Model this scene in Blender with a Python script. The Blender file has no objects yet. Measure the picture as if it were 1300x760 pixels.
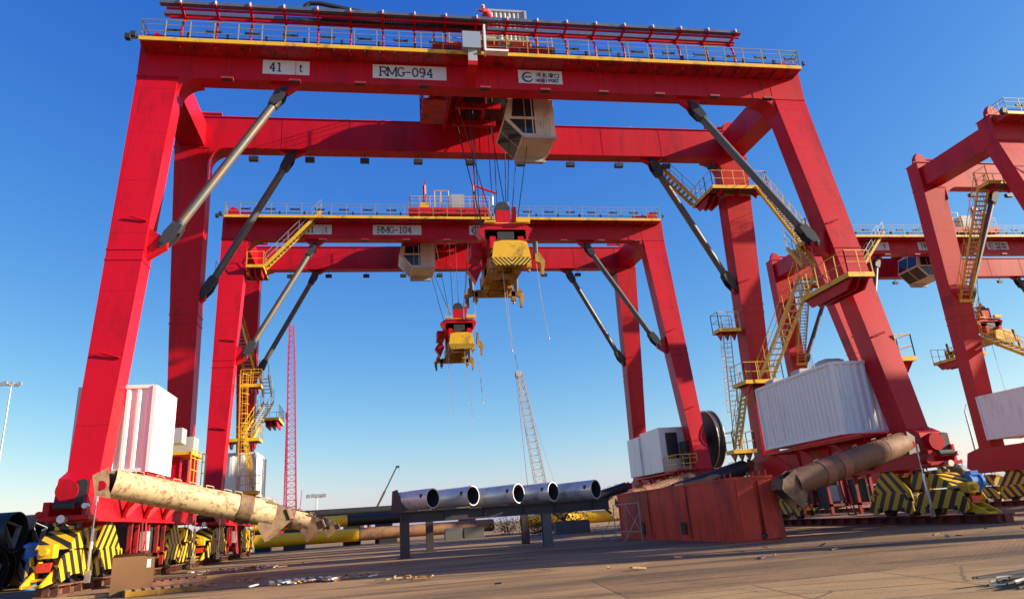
import bpy, bmesh, math, random
from mathutils import Vector, Matrix
random.seed(7)
PI = math.pi
scn = bpy.context.scene
COL = scn.collection

# ------------------------------------------------------------------ camera
cd = bpy.data.cameras.new('camera'); cam = bpy.data.objects.new('camera', cd); COL.objects.link(cam)
Rv = Vector((0.98354281, -0.16815668, -0.06608225)); Uv = Vector((0.00399464, -0.34542327, 0.93843849)); Fv = Vector((0.18063105, 0.92325841, 0.33906685))
M = Matrix.Identity(4)
for i in range(3):
    M[i][0] = Rv[i]; M[i][1] = Uv[i]; M[i][2] = -Fv[i]; M[i][3] = (-6.46789, -33.73471, 1.30135)[i]
cam.matrix_world = M
cd.sensor_width = 36.0; cd.lens = 940.316 * 36 / 1300; cd.shift_y = -59.277 / 1300
cd.clip_start = 0.1; cd.clip_end = 6000
scn.camera = cam
# ------------------------------------------------------------------ sky and sun
SUN = Vector((4.1, -1.05, 1.55)).normalized()
el = math.asin(SUN.z); az = math.atan2(SUN.x, SUN.y)
w = bpy.data.worlds.new('World'); scn.world = w; w.use_nodes = True
nt = w.node_tree; nt.nodes.clear()
out = nt.nodes.new('ShaderNodeOutputWorld'); bg = nt.nodes.new('ShaderNodeBackground')
sky = nt.nodes.new('ShaderNodeTexSky'); sky.sky_type = 'NISHITA'; sky.sun_disc = False
sky.sun_elevation = el; sky.sun_rotation = az; sky.altitude = 0; sky.air_density = 1.0; sky.dust_density = 0.6; sky.ozone_density = 3.0
sep = nt.nodes.new('ShaderNodeSeparateColor'); cmb = nt.nodes.new('ShaderNodeCombineColor'); nt.links.new(sky.outputs[0], sep.inputs[0])
for i, (gain, power) in enumerate(((0.43, 1.8), (0.80, 1.24), (2.66, 0.5))):     # colour response of the sky, channel by channel
    lo = nt.nodes.new('ShaderNodeMath'); lo.operation = 'MINIMUM'; lo.inputs[1].default_value = 7.0; nt.links.new(sep.outputs[i], lo.inputs[0])
    pw = nt.nodes.new('ShaderNodeMath'); pw.operation = 'POWER'; pw.inputs[1].default_value = power; nt.links.new(lo.outputs[0], pw.inputs[0])
    ml = nt.nodes.new('ShaderNodeMath'); ml.operation = 'MULTIPLY'; ml.inputs[1].default_value = gain; nt.links.new(pw.outputs[0], ml.inputs[0]); nt.links.new(ml.outputs[0], cmb.inputs[i])
nt.links.new(cmb.outputs[0], bg.inputs['Color']); bg.inputs['Strength'].default_value = 0.065
nt.links.new(bg.outputs[0], out.inputs['Surface'])
sd = bpy.data.lights.new('sun', 'SUN'); sd.energy = 5.0; sd.angle = math.radians(0.5); sd.color = (1.0, 0.86, 0.64)
so = bpy.data.objects.new('sun', sd); COL.objects.link(so); so.rotation_euler = SUN.to_track_quat('Z', 'Y').to_euler(); so.location = (60, -20, 60)
vs = scn.view_settings; vs.view_transform = 'Standard'; vs.look = 'None'; vs.gamma = 1; vs.exposure = 1.2; vs.use_curve_mapping = False

# ------------------------------------------------------------------ materials
def nodes(name):
    m = bpy.data.materials.new(name); m.use_nodes = True
    return m, m.node_tree, m.node_tree.nodes['Principled BSDF']
def mat(name, col, rough=0.5, metal=0.0, var=0.12, scale=1.5, bump=0.0, bscale=30, dirt=None, damt=0.5, stretch=(1, 1, 1), dscale=1.2):
    m, t, p = nodes(name); N = t.nodes; L = t.links
    tc = N.new('ShaderNodeTexCoord'); mp = N.new('ShaderNodeMapping'); L.new(tc.outputs['Object'], mp.inputs[0]); mp.inputs['Scale'].default_value = stretch
    nz = N.new('ShaderNodeTexNoise'); nz.inputs['Scale'].default_value = scale; nz.inputs['Detail'].default_value = 6; L.new(mp.outputs[0], nz.inputs['Vector'])
    mx = N.new('ShaderNodeMix'); mx.data_type = 'RGBA'
    mx.inputs[6].default_value = (*[c * (1 - var) for c in col], 1); mx.inputs[7].default_value = (*[min(1, c * (1 + var)) for c in col], 1)
    L.new(nz.outputs[0], mx.inputs[0]); last = mx.outputs[2]
    if dirt:
        n2 = N.new('ShaderNodeTexNoise'); n2.inputs['Scale'].default_value = dscale; n2.inputs['Detail'].default_value = 10; n2.inputs['Roughness'].default_value = 0.7; L.new(mp.outputs[0], n2.inputs['Vector'])
        rp = N.new('ShaderNodeValToRGB'); rp.color_ramp.elements[0].position = 0.62 - damt * 0.3; rp.color_ramp.elements[1].position = 0.74 - damt * 0.2; L.new(n2.outputs[0], rp.inputs[0])
        m2 = N.new('ShaderNodeMix'); m2.data_type = 'RGBA'; L.new(rp.outputs[0], m2.inputs[0]); L.new(last, m2.inputs[6]); m2.inputs[7].default_value = (*dirt, 1); last = m2.outputs[2]
    L.new(last, p.inputs['Base Color'])
    rr = N.new('ShaderNodeMapRange'); rr.inputs[3].default_value = max(0.03, rough - 0.08); rr.inputs[4].default_value = min(1, rough + 0.12); L.new(nz.outputs[0], rr.inputs[0]); L.new(rr.outputs[0], p.inputs['Roughness'])
    p.inputs['Metallic'].default_value = metal
    if bump:
        b = N.new('ShaderNodeBump'); b.inputs['Strength'].default_value = bump; b.inputs['Distance'].default_value = 0.02
        n3 = N.new('ShaderNodeTexNoise'); n3.inputs['Scale'].default_value = bscale; n3.inputs['Detail'].default_value = 5; L.new(mp.outputs[0], n3.inputs['Vector']); L.new(n3.outputs[0], b.inputs['Height']); L.new(b.outputs[0], p.inputs['Normal'])
    return m
def weather(m):
    t = m.node_tree; N = t.nodes; L = t.links; p = N['Principled BSDF']; src = p.inputs['Base Color'].links[0].from_socket
    tc = N.new('ShaderNodeTexCoord'); sx = N.new('ShaderNodeSeparateXYZ'); L.new(tc.outputs['Object'], sx.inputs[0])
    def mt(op, a, b):
        n = N.new('ShaderNodeMath'); n.operation = op
        for i, v in enumerate((a, b)):
            if isinstance(v, (int, float)): n.inputs[i].default_value = v
            else: L.new(v, n.inputs[i])
        return n.outputs[0]
    seam = mt('LESS_THAN', mt('FRACT', mt('MULTIPLY', sx.outputs[2], .36), 0), .013)
    seam2 = mt('LESS_THAN', mt('FRACT', mt('MULTIPLY', sx.outputs[0], .17), 0), .006)
    mp = N.new('ShaderNodeMapping'); mp.inputs['Scale'].default_value = (3.2, 3.2, .10); L.new(tc.outputs['Object'], mp.inputs[0])
    nz = N.new('ShaderNodeTexNoise'); nz.inputs['Scale'].default_value = 1.6; nz.inputs['Detail'].default_value = 9; nz.inputs['Roughness'].default_value = .7; L.new(mp.outputs[0], nz.inputs['Vector'])
    rp = N.new('ShaderNodeValToRGB'); rp.color_ramp.elements[0].position = .56; rp.color_ramp.elements[1].position = .78; L.new(nz.outputs[0], rp.inputs[0])
    m1 = N.new('ShaderNodeMix'); m1.data_type = 'RGBA'; L.new(mt('MULTIPLY', rp.outputs[0], .75), m1.inputs[0]); L.new(src, m1.inputs[6]); m1.inputs[7].default_value = (.20, .006, .009, 1)
    m2 = N.new('ShaderNodeMix'); m2.data_type = 'RGBA'; L.new(mt('MULTIPLY', mt('MAXIMUM', seam, seam2), .45), m2.inputs[0]); L.new(m1.outputs[2], m2.inputs[6]); m2.inputs[7].default_value = (.12, .004, .006, 1)
    L.new(m2.outputs[2], p.inputs['Base Color'])
def hazard(name, mode):
    m, t, p = nodes(name); N = t.nodes; L = t.links
    tc = N.new('ShaderNodeTexCoord'); sx = N.new('ShaderNodeSeparateXYZ'); L.new(tc.outputs['Object'], sx.inputs[0])
    def mt(op, a, b=None):
        n = N.new('ShaderNodeMath'); n.operation = op
        for i, v in enumerate((a, b)):
            if v is None: continue
            if isinstance(v, (int, float)): n.inputs[i].default_value = v
            else: L.new(v, n.inputs[i])
        return n.outputs[0]
    if mode == 'chevron': v = mt('ADD', mt('ABSOLUTE', mt('ADD', sx.outputs[1], sx.outputs[0])), sx.outputs[2])
    elif mode == 'spreader': v = mt('ADD', mt('MULTIPLY', mt('ABSOLUTE', sx.outputs[0]), 1.0), mt('MULTIPLY', sx.outputs[2], -1.0))
    else: v = mt('ADD', mt('ADD', sx.outputs[1], sx.outputs[0]), mt('MULTIPLY', sx.outputs[2], 0.75))
    fr = mt('FRACT', mt('MULTIPLY', v, 4.6 if mode == 'spreader' else 1.55)); st = mt('GREATER_THAN', fr, 0.52)
    nz = N.new('ShaderNodeTexNoise'); nz.inputs['Scale'].default_value = 4; nz.inputs['Detail'].default_value = 8; nz.inputs['Roughness'].default_value = .7; L.new(tc.outputs['Object'], nz.inputs['Vector'])
    mx = N.new('ShaderNodeMix'); mx.data_type = 'RGBA'; L.new(st, mx.inputs[0]); mx.inputs[6].default_value = (0.66, 0.40, 0.012, 1); mx.inputs[7].default_value = (0.018, 0.017, 0.015, 1)
    rp = N.new('ShaderNodeValToRGB'); rp.color_ramp.elements[0].position = .6; rp.color_ramp.elements[1].position = .8; L.new(nz.outputs[0], rp.inputs[0])
    m2 = N.new('ShaderNodeMix'); m2.data_type = 'RGBA'; L.new(rp.outputs[0], m2.inputs[0]); L.new(mx.outputs[2], m2.inputs[6]); m2.inputs[7].default_value = (.10, .06, .03, 1)
    L.new(m2.outputs[2], p.inputs['Base Color']); p.inputs['Roughness'].default_value = .45
    return m
RED = mat('red_paint', (0.47, 0.003, 0.013), 0.40, var=0.10, scale=.35, dirt=(0.30, 0.004, 0.009), damt=0.35, stretch=(1, 1, .25), dscale=.8)
weather(RED); RED.node_tree.nodes['Principled BSDF'].inputs['Specular IOR Level'].default_value = 0.28
REDD = mat('dull_red_paint', (0.42, 0.012, 0.016), 0.5, var=0.2, scale=2, dirt=(.10, .02, .015), damt=.5)
YEL = mat('yellow_paint', (0.72, 0.42, 0.012), 0.45, var=0.1, scale=3, dirt=(0.25, 0.12, 0.02), damt=0.3)
YOLD = mat('worn_yellow_paint', (0.46, 0.24, 0.015), 0.5, var=0.15, scale=2, dirt=(0.12, 0.06, 0.025), damt=0.55)
HAZ = hazard('hazard_stripes', 'slant'); CHEV = hazard('hazard_chevrons', 'chevron'); HSP = hazard('spreader_stripes', 'spreader')
GALV = mat('galvanised_steel', (0.50, 0.50, 0.48), 0.42, 0.6, var=.15, scale=6)
ORAIL = mat('olive_yellow_rail', (0.34, 0.27, 0.11), 0.5, 0.2, var=.25, scale=2)
TRAYM = mat('tray_steel', (0.16, 0.18, 0.22), 0.35, 0.5, var=.15, scale=3)
RAIL = mat('rail_steel', (0.42, 0.40, 0.36), 0.5, 0.3, var=.2, scale=4)
WHITE = mat('white_panel', (0.80, 0.79, 0.77), 0.35, var=.04, scale=1, dirt=(.58, .57, .54), damt=.25, stretch=(1, 1, .2))
BEIGE = mat('beige_panel', (0.62, 0.52, 0.40), 0.5, var=.06, scale=2, dirt=(.42, .33, .24), damt=.3)
GREY = mat('grey_panel', (0.36, 0.37, 0.38), 0.5, var=.1)
BLUEG = mat('blue_grey_cabinet', (0.26, 0.33, 0.42), 0.45, var=.08)
DARK = mat('dark_metal', (0.035, 0.035, 0.038), 0.5, 0.2, var=.3, scale=5)
BRACE = mat('grey_brace_steel', (0.10, 0.098, 0.095), 0.42, 0.35, var=.25, scale=3, dirt=(.22, .10, .04), damt=.25)
BRACELT = mat('weathered_brace_steel', (0.085, 0.084, 0.074), 0.5, 0.15, var=.2, scale=3, dirt=(.16, .08, .035), damt=.4)
BLACK = mat('black_rubber', (0.02, 0.02, 0.02), 0.6)
GLASS, _t, _p = nodes('dark_glass'); _p.inputs['Base Color'].default_value = (0.02, 0.025, 0.03, 1); _p.inputs['Roughness'].default_value = 0.065
LETTER = mat('navy_lettering', (0.02, 0.035, 0.10), 0.5)
SIGN = mat('sign_white', (0.62, 0.66, 0.70), 0.45, var=.05)
CREAM = mat('cream_painted_pipe', (0.55, 0.42, 0.23), 0.55, var=.14, scale=2, bump=.2, bscale=20, dirt=(0.20, 0.085, 0.03), damt=.45, dscale=5)
BROWN = mat('brown_wrapped_pipe', (0.20, 0.095, 0.045), 0.7, var=.22, scale=3, bump=.35, bscale=9, dirt=(.11, .05, .025), damt=.4, dscale=3)
DKPIPE = mat('dark_coated_pipe', (0.035, 0.030, 0.034), 0.5, var=.3, scale=3, bump=.4, bscale=6)
PATCH = mat('pale_wrap_patch', (0.30, 0.12, 0.065), 0.75, var=.2, scale=5)
FOOT = mat('rusty_foot_plate', (0.21, 0.125, 0.065), 0.7, var=.35, scale=5, dirt=(.10, .05, .03), damt=.6, dscale=3)
RUST = mat('rusty_steel', (0.17, 0.06, 0.035), 0.75, var=.35, scale=3, bump=.4, bscale=15, dirt=(.06, .03, .02), damt=.6, dscale=2)
BEAMRED = mat('red_oxide_beam', (0.20, 0.035, 0.022), 0.65, var=.25, scale=2, dirt=(.07, .03, .02), damt=.5)
ORANGE = mat('weathered_orange_steel', (0.64, 0.042, 0.010), 0.6, var=.25, scale=1.2, bump=.3, bscale=6, dirt=(.28, .022, .012), damt=.5, stretch=(1, 1, .3), dscale=1.0)
RACKS = mat('dark_rack_steel', (0.05, 0.04, 0.04), 0.6, 0.1, var=.3, scale=3, dirt=(.09, .035, .03), damt=.4)
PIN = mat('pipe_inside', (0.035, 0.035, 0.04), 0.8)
SILVER = mat('silver_painted_pipe', (0.60, 0.61, 0.60), 0.30, 0.25, var=.12, scale=2, dirt=(.36, .28, .24), damt=.35)
PIPEY = mat('golden_pipe_coating', (0.92, 0.52, 0.008), 0.45, var=.08, scale=1, dirt=(.70, .34, .02), damt=.15)
PIPEB = mat('brown_pipe_steel', (0.24, 0.115, 0.05), 0.7, var=.25, scale=1, dirt=(.10, .05, .03), damt=.5)
PIPEK = mat('black_pipe_coating', (0.022, 0.020, 0.020), 0.5, var=.3)
WOOD = mat('rough_timber', (0.40, 0.25, 0.12), 0.8, var=.3, scale=6, stretch=(1, 1, 1), bump=.4)
CARD = mat('cardboard', (0.22, 0.11, 0.045), 0.85, var=.12, scale=3, dirt=(.2, .11, .05), damt=.4)
BLUE = mat('blue_paint', (0.03, 0.16, 0.50), 0.4, var=.15, scale=3)
CHROME = mat('bright_steel', (0.66, 0.66, 0.64), 0.3, 0.8, var=.1)
CONC = mat('grey_concrete', (0.13, 0.125, 0.115), 0.85, var=.2, scale=3)
SHED = mat('pale_shed_cladding', (0.50, 0.54, 0.60), 0.6)
LEAF = mat('dusty_leaf', (0.06, 0.075, 0.03), 0.8, var=.4, scale=5)
PAPER = mat('paper_label', (0.7, 0.7, 0.66), 0.7)
SKIN = mat('skin', (0.45, 0.26, 0.18), 0.5); JACKET = mat('red_workwear', (0.55, 0.02, 0.03), 0.8); TROUSER = mat('navy_workwear', (0.03, 0.04, 0.08), 0.85)

def ground_mat(name, base, lo, hi, brick=False):
    m, t, p = nodes(name); N = t.nodes; L = t.links
    tc = N.new('ShaderNodeTexCoord')
    def noise(s, d=8, r=.6, st=(1, 1, 1)):
        mp = N.new('ShaderNodeMapping'); mp.inputs['Scale'].default_value = st; L.new(tc.outputs['Object'], mp.inputs[0])
        n = N.new('ShaderNodeTexNoise'); n.inputs['Scale'].default_value = s; n.inputs['Detail'].default_value = d; n.inputs['Roughness'].default_value = r; L.new(mp.outputs[0], n.inputs['Vector']); return n.outputs[0]
    def ramp(v, a, b):
        r = N.new('ShaderNodeValToRGB'); r.color_ramp.elements[0].position = a; r.color_ramp.elements[1].position = b; L.new(v, r.inputs[0]); return r.outputs[0]
    def mix(f, a, b):
        x = N.new('ShaderNodeMix'); x.data_type = 'RGBA'
        for i, v in ((0, f), (6, a), (7, b)):
            if isinstance(v, tuple): x.inputs[i].default_value = (*v, 1)
            elif isinstance(v, float): x.inputs[i].default_value = v
            else: L.new(v, x.inputs[i])
        return x.outputs[2]
    c = mix(noise(.25, 6), lo, hi)
    c = mix(ramp(noise(.12, 10, .65, (.45, 1.6, 1)), .48, .60), c, tuple(v * .50 for v in base))       # dark stained patches
    c = mix(ramp(noise(1.3, 10, .75, (.5, 1.4, 1)), .56, .68), c, tuple(v * .55 for v in base))
    c = mix(ramp(noise(.35, 12, .7, (.35, 2.6, 1)), .50, .58), c, tuple(v * .36 for v in base)) if name != 'pale_slab' else c
    c = mix(ramp(noise(2.1, 12, .8), .62, .72), c, tuple(min(1, v * 1.5) for v in base))
    c = mix(ramp(noise(9, 8, .8), .63, .68), c, tuple(v * .42 for v in base))
    h = noise(14, 8, .8)
    jb = N.new('ShaderNodeTexBrick'); jm = N.new('ShaderNodeMapping'); jm.inputs['Rotation'].default_value = (0, 0, .13 if name == 'pale_slab' else 0); L.new(tc.outputs['Object'], jm.inputs[0]); L.new(jm.outputs[0], jb.inputs['Vector']); jb.inputs['Scale'].default_value = .2; jb.offset = 0; jb.inputs['Mortar Size'].default_value = .006; jb.inputs['Mortar Smooth'].default_value = .3
    for q in ('Color1', 'Color2'): jb.inputs[q].default_value = (0, 0, 0, 1)
    jb.inputs['Mortar'].default_value = (1, 1, 1, 1)
    if name == 'pale_slab': c = mix(jb.outputs[0], c, tuple(v * .35 for v in base))
    vr = N.new('ShaderNodeTexVoronoi'); vr.feature = 'DISTANCE_TO_EDGE'; vr.inputs['Scale'].default_value = .22; wn = N.new('ShaderNodeTexNoise'); wn.inputs['Scale'].default_value = 1.2; wn.inputs['Detail'].default_value = 6; L.new(tc.outputs['Object'], wn.inputs['Vector'])
    va = N.new('ShaderNodeMix'); va.data_type = 'RGBA'; va.inputs[0].default_value = .22; L.new(tc.outputs['Object'], va.inputs[6]); L.new(wn.outputs['Color'], va.inputs[7]); L.new(va.outputs[2], vr.inputs['Vector'])
    ck = N.new('ShaderNodeMath'); ck.operation = 'LESS_THAN'; ck.inputs[1].default_value = .004; L.new(vr.outputs[0], ck.inputs[0])
    if name == 'pale_slab': c = mix(ck.outputs[0], c, tuple(v * .4 for v in base))
    if brick:
        b = N.new('ShaderNodeTexBrick'); L.new(tc.outputs['Object'], b.inputs['Vector']); b.inputs['Scale'].default_value = 3.0; b.inputs['Mortar Size'].default_value = .035
        b.inputs['Color1'].default_value = (1, 1, 1, 1); b.inputs['Color2'].default_value = (.7, .68, .66, 1); b.inputs['Mortar'].default_value = (.42, .38, .34, 1)
        x = N.new('ShaderNodeMix'); x.data_type = 'RGBA'; x.blend_type = 'MULTIPLY'; x.inputs[0].default_value = 1; L.new(c, x.inputs[6]); L.new(b.outputs[0], x.inputs[7]); c = x.outputs[2]
    L.new(c, p.inputs['Base Color']); p.inputs['Roughness'].default_value = .85
    bp = N.new('ShaderNodeBump'); bp.inputs['Strength'].default_value = .7; bp.inputs['Distance'].default_value = .03; L.new(h, bp.inputs['Height']); L.new(bp.outputs[0], p.inputs['Normal'])
    return m
GROUND = ground_mat('yard_concrete', (.275, .155, .062), (.245, .135, .054), (.325, .19, .08))
PAVER = ground_mat('block_paving', (.28, .16, .066), (.25, .14, .058), (.34, .20, .085), True)
APRON = ground_mat('pale_slab', (.31, .19, .08), (.28, .17, .072), (.345, .215, .094))

# ------------------------------------------------------------------ mesh builder
class MB:
    def __init__(s): s.v = []; s.f = []; s.m = []; s.mi = 0
    def add(s, vs, fs):
        o = len(s.v); s.v += [tuple(x) for x in vs]; s.f += [tuple(i + o for i in f) for f in fs]; s.m += [s.mi] * len(fs); return s
    def box(s, a, b):
        x0, x1 = sorted((a[0], b[0])); y0, y1 = sorted((a[1], b[1])); z0, z1 = sorted((a[2], b[2]))
        return s.add([(x0, y0, z0), (x1, y0, z0), (x1, y1, z0), (x0, y1, z0), (x0, y0, z1), (x1, y0, z1), (x1, y1, z1), (x0, y1, z1)],
                     [(0, 3, 2, 1), (4, 5, 6, 7), (0, 1, 5, 4), (1, 2, 6, 5), (2, 3, 7, 6), (3, 0, 4, 7)])
    def hexa(s, b, t):
        n = len(b); return s.add(list(b) + list(t), [tuple(range(n))[::-1], tuple(range(n, 2 * n))] + [(i, (i + 1) % n, n + (i + 1) % n, n + i) for i in range(n)])
    def prism(s, pts, axis, a, b):     # pts 2D in the other two axes, extruded along axis
        def P(u, v, k): return {'x': (k, u, v), 'y': (u, k, v), 'z': (u, v, k)}[axis]
        return s.hexa([P(u, v, a) for u, v in pts], [P(u, v, b) for u, v in pts])
    def bar(s, a, b, w=.05, h=None, n=4, r2=None, cap=True, up=None):
        a = Vector(a); b = Vector(b); d = b - a
        if d.length < 1e-6: return s
        d.normalize(); up = Vector(up) if up else (Vector((0, 0, 1)) if abs(d.z) < .95 else Vector((0, 1, 0)))
        x = d.cross(up).normalized(); y = x.cross(d)
        if n == 4 and h is not None: offs = [(-w / 2, -h / 2), (w / 2, -h / 2), (w / 2, h / 2), (-w / 2, h / 2)]; offs2 = offs
        else:
            r = w / 2; q = (r2 if r2 is not None else w) / 2; offs = [(r * math.cos(2 * PI * (i + .5) / n), r * math.sin(2 * PI * (i + .5) / n)) for i in range(n)]; offs2 = [(u * q / r, v * q / r) for u, v in offs]
        vs = [a + x * u + y * v for u, v in offs] + [b + x * u + y * v for u, v in offs2]; m = len(offs)
        fs = [(i, (i + 1) % m, m + (i + 1) % m, m + i) for i in range(m)]
        if cap: fs += [tuple(range(m))[::-1], tuple(range(m, 2 * m))]
        return s.add(vs, fs)
    def tube(s, a, b, r, t, n=32, inner=None):     # open pipe with wall
        a = Vector(a); b = Vector(b); d = (b - a).normalized(); up = Vector((0, 0, 1)) if abs(d.z) < .95 else Vector((0, 1, 0)); x = d.cross(up).normalized(); y = x.cross(d)
        vs = []
        for P, rr in ((a, r), (b, r), (b, r - t), (a, r - t)):
            vs += [P + x * rr * math.cos(2 * PI * i / n) + y * rr * math.sin(2 * PI * i / n) for i in range(n)]
        fs = []
        for k in range(4):
            k2 = (k + 1) % 4; fs += [(k * n + i, k * n + (i + 1) % n, k2 * n + (i + 1) % n, k2 * n + i) for i in range(n)]
        s.add(vs, fs)
        if inner is not None: s.m[-2 * n:-n] = [inner] * n
        return s
    def path(s, pts, w=.04, n=5):
        for a, b in zip(pts, pts[1:]): s.bar(a, b, w, n=n)
        return s
    def ring(s, c, r, w, axis='x', n=24, a0=0, a1=2 * PI):
        P = []
        for i in range(n + 1):
            t = a0 + (a1 - a0) * i / n; u, v = r * math.cos(t), r * math.sin(t)
            P.append(Vector(c) + Vector({'x': (0, u, v), 'y': (u, 0, v), 'z': (u, v, 0)}[axis]))
        return s.path(P, w, 5)
    def disc(s, c, r, axis, a, b, n=24):
        return s.prism([(c[0] + r * math.cos(2 * PI * i / n), c[1] + r * math.sin(2 * PI * i / n)) for i in range(n)], axis, a, b)
    def mesh(s, name, mats, smooth=False):
        me = bpy.data.meshes.new(name); me.from_pydata(s.v, [], s.f)
        for q in (mats if isinstance(mats, (list, tuple)) else [mats]): me.materials.append(q)
        for p_, k in zip(me.polygons, s.m): p_.material_index = k
        bm = bmesh.new(); bm.from_mesh(me); bmesh.ops.recalc_face_normals(bm, faces=bm.faces); bm.to_mesh(me); bm.free()
        if smooth:
            for p_ in me.polygons: p_.use_smooth = True
            try: me.set_sharp_from_angle(angle=math.radians(38))
            except Exception: pass
        me.update(); return me
CACHE = {}
def part(name, mats, parent, build, key=None, smooth=False, loc=(0, 0, 0), rot=(0, 0, 0), label=None, bevel=0):
    """one mesh object; build(mb) fills it; meshes with equal key are shared"""
    if key is not None and key in CACHE: me = CACHE[key]
    else:
        mb = MB(); build(mb); me = mb.mesh(name, mats, smooth)
        if key is not None: CACHE[key] = me
    o = bpy.data.objects.new(name, me); COL.objects.link(o); o.location = loc; o.rotation_euler = rot
    if parent is not None: o.parent = parent
    if label: o['label'] = label
    if bevel:
        b = o.modifiers.new('bevel', 'BEVEL'); b.width = bevel; b.segments = 2; b.limit_method = 'ANGLE'
    return o
def tag(o, label, cat, group=None):
    o['label'] = label; o['category'] = cat
    if group: o['group'] = group
    return o
def thing(name, label, cat, loc=(0, 0, 0), rz=0, group=None):
    o = bpy.data.objects.new(name, None); COL.objects.link(o); o.location = loc; o.rotation_euler = (0, 0, rz); return tag(o, label, cat, group)

# ------------------------------------------------------------------ stroke lettering
GL = {'R': (.62, [[(0, 0), (0, 1)], [(0, 1), (.35, 1), (.5, .88), (.5, .62), (.35, .5), (0, .5)], [(.25, .5), (.55, 0)], [(-.1, 0), (.12, 0)], [(-.1, 1), (.1, 1)], [(.48, 0), (.66, 0)]]),
      'M': (.8, [[(0, 0), (0, 1), (.33, .15), (.66, 1), (.66, 0)], [(-.1, 0), (.1, 0)], [(-.1, 1), (.06, 1)], [(.56, 0), (.76, 0)], [(.6, 1), (.76, 1)]]),
      'G': (.66, [[(.5, .8), (.4, .96), (.25, 1), (.08, .88), (0, .5), (.08, .12), (.25, 0), (.42, .06), (.5, .2), (.5, .44)], [(.35, .44), (.6, .44)]]),
      '-': (.55, [[(0, .48), (.4, .48)]]),
      '0': (.6, [[(.22, 0), (.06, .15), (0, .5), (.06, .85), (.22, 1), (.38, .85), (.44, .5), (.38, .15), (.22, 0)]]),
      '9': (.6, [[(.42, .62), (.3, .47), (.12, .47), (0, .6), (0, .82), (.12, .98), (.3, .98), (.42, .82), (.42, .4), (.3, .1), (.08, 0)]]),
      '4': (.6, [[(.32, 0), (.32, 1), (0, .3), (.48, .3)], [(.22, 0), (.44, 0)]]),
      '1': (.5, [[(.05, .85), (.22, 1), (.22, 0)], [(.06, 0), (.38, 0)]]),
      't': (.45, [[(.15, .9), (.15, .12), (.24, 0), (.36, .06)], [(0, .68), (.34, .68)]]),
      'H': (.62, [[(0, 0), (0, 1)], [(.45, 0), (.45, 1)], [(0, .5), (.45, .5)]]), 'E': (.55, [[(.4, 1), (0, 1), (0, 0), (.4, 0)], [(0, .5), (.34, .5)]]),
      'B': (.6, [[(0, 0), (0, 1), (.32, 1), (.42, .76), (.3, .52), (0, .52)], [(.3, .52), (.45, .26), (.34, 0), (0, 0)]]), 'I': (.22, [[(.05, 0), (.05, 1)]]),
      'P': (.58, [[(0, 0), (0, 1), (.32, 1), (.44, .75), (.32, .48), (0, .48)]]), 'O': (.64, [[(.22, 0), (.04, .2), (0, .5), (.04, .8), (.24, 1), (.44, .8), (.48, .5), (.44, .2), (.22, 0)]]),
      'T': (.56, [[(0, 1), (.48, 1)], [(.24, 1), (.24, 0)]]), ' ': (.42, []),
      'he': (1.1, [[(.06, .92), (.18, .8)], [(.02, .62), (.14, .5)], [(.04, .08), (.2, .34)], [(.3, .9), (.98, .9)], [(.82, .9), (.82, .1), (.68, .08)], [(.38, .66), (.38, .32), (.64, .32), (.64, .66), (.38, .66)]]),
      'bei': (1.1, [[(.36, .95), (.36, .05)], [(.08, .62), (.36, .62)], [(.04, .14), (.36, .3)], [(.58, .95), (.58, .1), (.92, .1), (.92, .26)], [(.58, .56), (.88, .72)]]),
      'gang': (1.1, [[(.06, .92), (.18, .8)], [(.02, .62), (.14, .5)], [(.04, .08), (.2, .34)], [(.3, .8), (.96, .8)], [(.26, .58), (1, .58)], [(.46, .95), (.46, .58)], [(.78, .95), (.78, .58)], [(.44, .58), (.28, .34)], [(.8, .58), (.98, .36)], [(.44, .4), (.74, .4), (.74, .24), (.44, .24)], [(.44, .4), (.44, .06), (.88, .06), (.88, .16)]]),
      'kou': (1.05, [[(.12, .82), (.86, .82), (.86, .08), (.12, .08), (.12, .82)]])}
def strokes(mb, text, x, z, h, y, w, sx=1.0):
    for ch in text:
        adv, sts = GL[ch]
        for st in sts:
            for a, b in zip(st, st[1:]):
                mb.bar((x + a[0] * h * sx, y, z + a[1] * h), (x + b[0] * h * sx, y, z + b[1] * h), w, .014, up=(0, 1, 0))
        x += adv * h * sx
    return x

# ------------------------------------------------------------------ common crane numbers
H = 18.0; ZB = 23.04; WT = 1.905; WB = 1.06; OB = .805; D = 1.16; WG = 7.3; WD = .9; AF = 4.34; AR = 1.25; ZS = 3.86; ZF = 2.32
TOPF = ZB + 1.86; TOPR = ZB + 2.03; YC = (WG + D) / 2
def flipP(p): return (-p[0], WG + D - p[1], p[2])
def leg_y(z, rear=False):      # front face y of a leg at height z
    k = (ZB - z) / (ZB - ZS); return (WG + AR * k) if rear else -AF * k
def leg_build(s, rear):
    def f(mb):
        y0, y1 = (0, -AF) if not rear else (WG, WG + AR)
        def sec(z, inflate=0):
            k = (ZB - z) / (ZB - ZS); yo = y0 + (y1 - y0) * k; xo = H - OB * k; xi = H - WT - (OB + WB - WT) * k; e = inflate
            return [(s * (xi - e), yo - e, z), (s * (xo + e), yo - e, z), (s * (xo + e), yo + D + e, z), (s * (xi - e), yo + D + e, z)]
        mb.hexa(sec(ZS), sec(ZB))
        for z in (ZB - .02, 12.6, 13.1, ZS + .05): mb.hexa(sec(z - .035, .03), sec(z + .035, .03))
        if s > 0 or not rear:
            for z in (14.5, 8.2):     # lifting pad
                q = sec(z); mb.bar((s * (H - 1.9 + .1), q[0][1] - .05, z), (s * (H - 1.1), q[0][1] - .08, z + .22), .09, n=6)
    return f
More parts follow.
